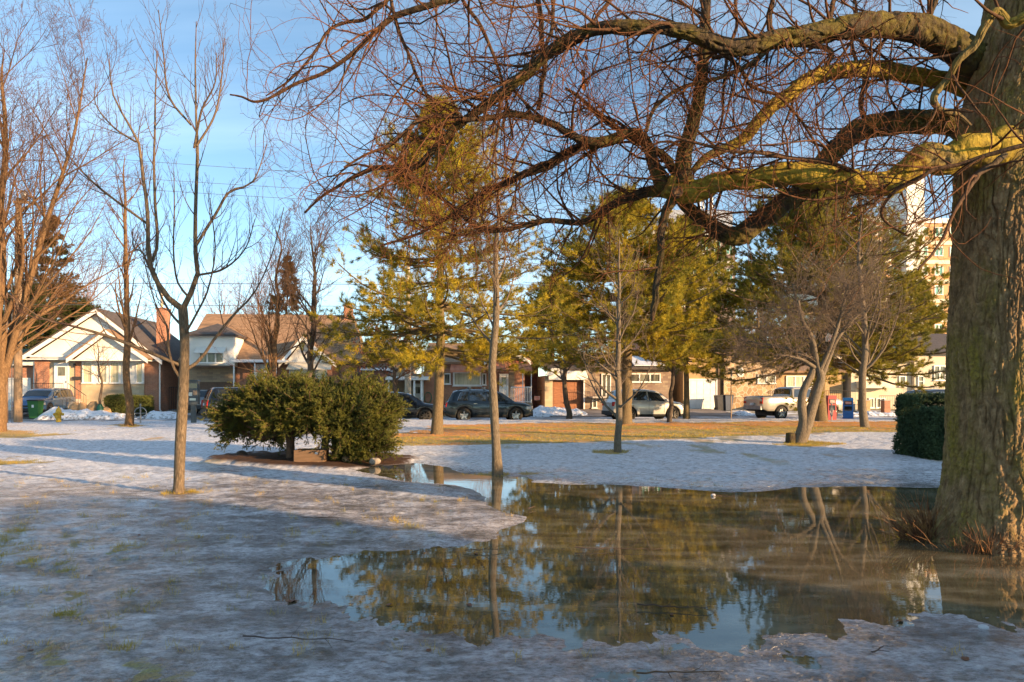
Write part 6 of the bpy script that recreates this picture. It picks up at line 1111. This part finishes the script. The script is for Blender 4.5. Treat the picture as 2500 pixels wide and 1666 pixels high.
# wooden box and stones under the juniper
ox, oy = G(755, 1136); o = thing('wooden_box', 'low open brown wooden box under the juniper', 'box', (ox, oy, .06), .05); S_ = oy/F; wx = 36*S_; wm = M('box_wood', (.20, .12, .07), (.13, .08, .045), 3, .85, stretch=(1, 1, 6), bump=.3)
b = MB(); hz = 30*S_; b.box(-wx, wx, -.03, .0, 0, hz); b.build('front_panel', wm, o); b = MB(); b.box(-wx, wx, .45, .48, 0, hz); b.build('back_panel', wm, o)
for s in (-1, 1): b = MB(); b.box(s*wx-.015+.0*s, s*wx+.015, .001, .449, 0, hz-.003); b.build('side_panel', wm, o)
b = MB(); b.box(.13, .19, -.036, -.031, hz-.09, hz-.045); b.build('latch', chrome, o)
def rock(px, py, r_, label, mt, seed, z=.05):
    x, y = G(px, py); b = MB(); a = np.linspace(0, pi, 12); b.lathe([(max(.001, r_*sin(t)), r_*.7*cos(t)) for t in a], 18, (0, 0, 0)); v = b.v[0]; b.v[0] = v*(1+.35*fbm(v[:, 0]/r_*1.3+seed*3, v[:, 2]/r_*1.3+v[:, 1]/r_, 3, seed))[:, None]; b.v[0][:, 2] += r_*.4; o = b.build('stone', mt, None, False); o.location = (x, y, z); return tag(o, label, 'stone')
rk = M('stone_tan', (.42, .26, .14), (.27, .16, .09), 6, .9, bump=.4); rk2 = M('stone_pale', (.36, .30, .23), (.24, .20, .16), 6, .9, bump=.4); rk3 = M('stone_dark', (.10, .07, .05), (.06, .045, .035), 6, .9, bump=.4)
rock(848, 1133, .14, 'flat tan stone right of the wooden box under the juniper', rk, 1); rock(802, 1131, .12, 'round dark stone touching the wooden box', rk3, 2); rock(914, 1138, .12, 'pale upright stone at the right foot of the juniper, by the water', rk2, 3); rock(590, 1120, .14, 'low dark stone at the left end of the juniper bed', rk3, 4)
# lumps of ice lying on the pond and litter on the ice
icem = M('ice_lump', (.5, .5, .52), (.4, .4, .42), 6, .6); 
def lump(px, py, r_, label, seed): o = rock(px, py, r_, label, icem, seed, 0.); o.name = 'ice_lump'; o['category'] = 'ice lump'
lump(1741, 1212, .035, 'small white lump of ice floating near the far pond edge', 5); lump(2401, 1537, .032, 'small whitish ice lump near the lower right shore of the pond', 6)
rl = np.random.RandomState(77)
def gzz(x, y): return float(max(gz(np.array([x]), np.array([y]))[0][0], 0.))
def fleaf(px, py, s, label, mt=None):
    mt = mt or M('leaf_litter', (.20, .075, .03), (.12, .045, .02), 20, .6)
    x, y = G(px, py); a = rl.rand()*6.28; b = MB(); pts = [(0, 0, 0), (.3, .32, .05), (.65, .26, .12), (1, 0, .03), (.65, -.24, .15), (.3, -.3, .02)]; b.ngon([(s*(p[0]*cos(a)-p[1]*sin(a)), s*(p[0]*sin(a)+p[1]*cos(a)), s*p[2]) for p in pts]); q = np.vstack(b.v); b.add(q-np.array((0, 0, .003)), b.f[0]); o = b.build('fallen_leaf', mt, None); o.location = (x, y, gzz(x, y)+.006); tag(o, label, 'leaf')
for px_, py_, s, lab in ((70, 1600, .05, 'curled russet leaf on the ice near the lower left corner'), (228, 1413, .05, 'small dark leaf stuck upright on the ice left of the pond'), (717, 1465, .10, 'curled brown leaf lying in the left arm of the pond'), (2355, 1622, .07, 'orange leaf on the ice at the lower right'), (942, 1480, .06, 'brown leaf at the bottom shore left of the tree reflection'), (1160, 1352, .08, 'pale leaf afloat close to the upper pond edge'), (1150, 1482, .07, 'reddish leaf floating in mid-pond'), (2205, 1518, .06, 'dark leaf near the right end of the lower shore'), (1045, 1596, .05, 'small leaf on the ice below the pond'), (553, 1155, .06, 'little red leaf on the bright snow left of the juniper'), (342, 1318, .05, 'brown leaf in the ice below the near young tree'), (1640, 1500, .05, 'small rusty leaf under the shallow lower pond'), (1862, 1222, .05, 'tiny leaf near the far right pond shore')): fleaf(px_, py_, s, lab)
sm = M('stick_bark', (.09, .055, .04), (.05, .035, .03), 9, .9); so2 = M('stick_tan', (.13, .07, .035), (.09, .05, .025), 9, .9)
def stick(px, py, L_, a, label, mt=sm, seed=0, r_=.006, dz=.012):
    x, y = G(px, py); rg = np.random.RandomState(seed+9); o = thing('fallen_twig', label, 'twig', (x, y, gzz(x, y)+dz), a); t = np.linspace(-.5, .5, 10); P = np.stack((t*L_, np.cumsum(rg.randn(10))*L_*.02, .012+.012*rg.rand(10)), 1); b = MB(); b.tubes(P, np.linspace(r_, r_*.4, 10), 5); b.build('stem', mt, o)
    A1, B1 = grow(P[None], np.full((1, 10), r_*.7), 3, .3, .95, (L_*.15, L_*.35), (30, 60), 5, .1, .2, .7, 1, .0015, rg, True); 
    for q in range(len(A1)): b = MB(); b.tubes(A1[q:q+1], B1[q:q+1], 4); b.build('side_shoot', mt, o)
for k, (px_, py_, L_, a, lab, mt) in enumerate(((785, 1276, .45, .1, 'thin dark twig on the ice above the pond arm', sm), (1640, 1600, .0, 0, '', None), (1185, 1348, .42, .2, 'forked tan twig afloat by the tree reflection', so2), (1645, 1488, .55, -.1, 'black stick floating in the middle of the pond', sm), (720, 1580, .75, -.25, 'long dark twig on the ice at the bottom left of the pond', sm), (1660, 1655, .5, .1, 'red-brown twig at the bottom edge of the picture', so2), (1765, 1216, .3, .0, 'little dark stick near the far pond edge', sm), (1510, 1343, .9, .02, 'long thin stick lying just under the pond surface', sm), (2150, 1600, .2, .6, 'short bent twig on the ice at lower right', sm), (1300, 1245, .2, .9, 'little upright twig at the ice point by the pond', sm))):
    if mt: stick(px_, py_, L_, a, lab, mt, k)

# shared group phrases for the kinds that repeat
GRP = {'young_tree': 'young trees on the lawn', 'bare_tree': 'bare trees of the park', 'pine_tree': 'pines', 'cedar_tree': 'dark cedars behind the bungalow', 'spruce_tree': 'brown spruces behind the roofs', 'parked_wagon': 'wagons parked along the road', 'driveway_car': 'cars in driveways',
 'gate_pillar': 'brick gate pillars', 'back_house': 'houses in the second row', 'bicycle_stand': 'ring stands for bicycles', 'lamp_post': 'lamp posts', 'newspaper_box': 'newspaper boxes', 'wheeled_bin': 'wheeled bins', 'paper_bag': 'paper yard bags in a row',
 'snow_pile': 'snow banks across the road', 'stone': 'stones under the juniper', 'ice_lump': 'ice lumps on the pond', 'fallen_leaf': 'fallen leaves', 'fallen_twig': 'fallen twigs', 'shadow_hedge': 'unseen hedges added for their shadows'}
for o in SC.objects:
    k = o.name.split('.')[0]
    if o.parent is None and k in GRP and 'group' not in o: o['group'] = GRP[k]
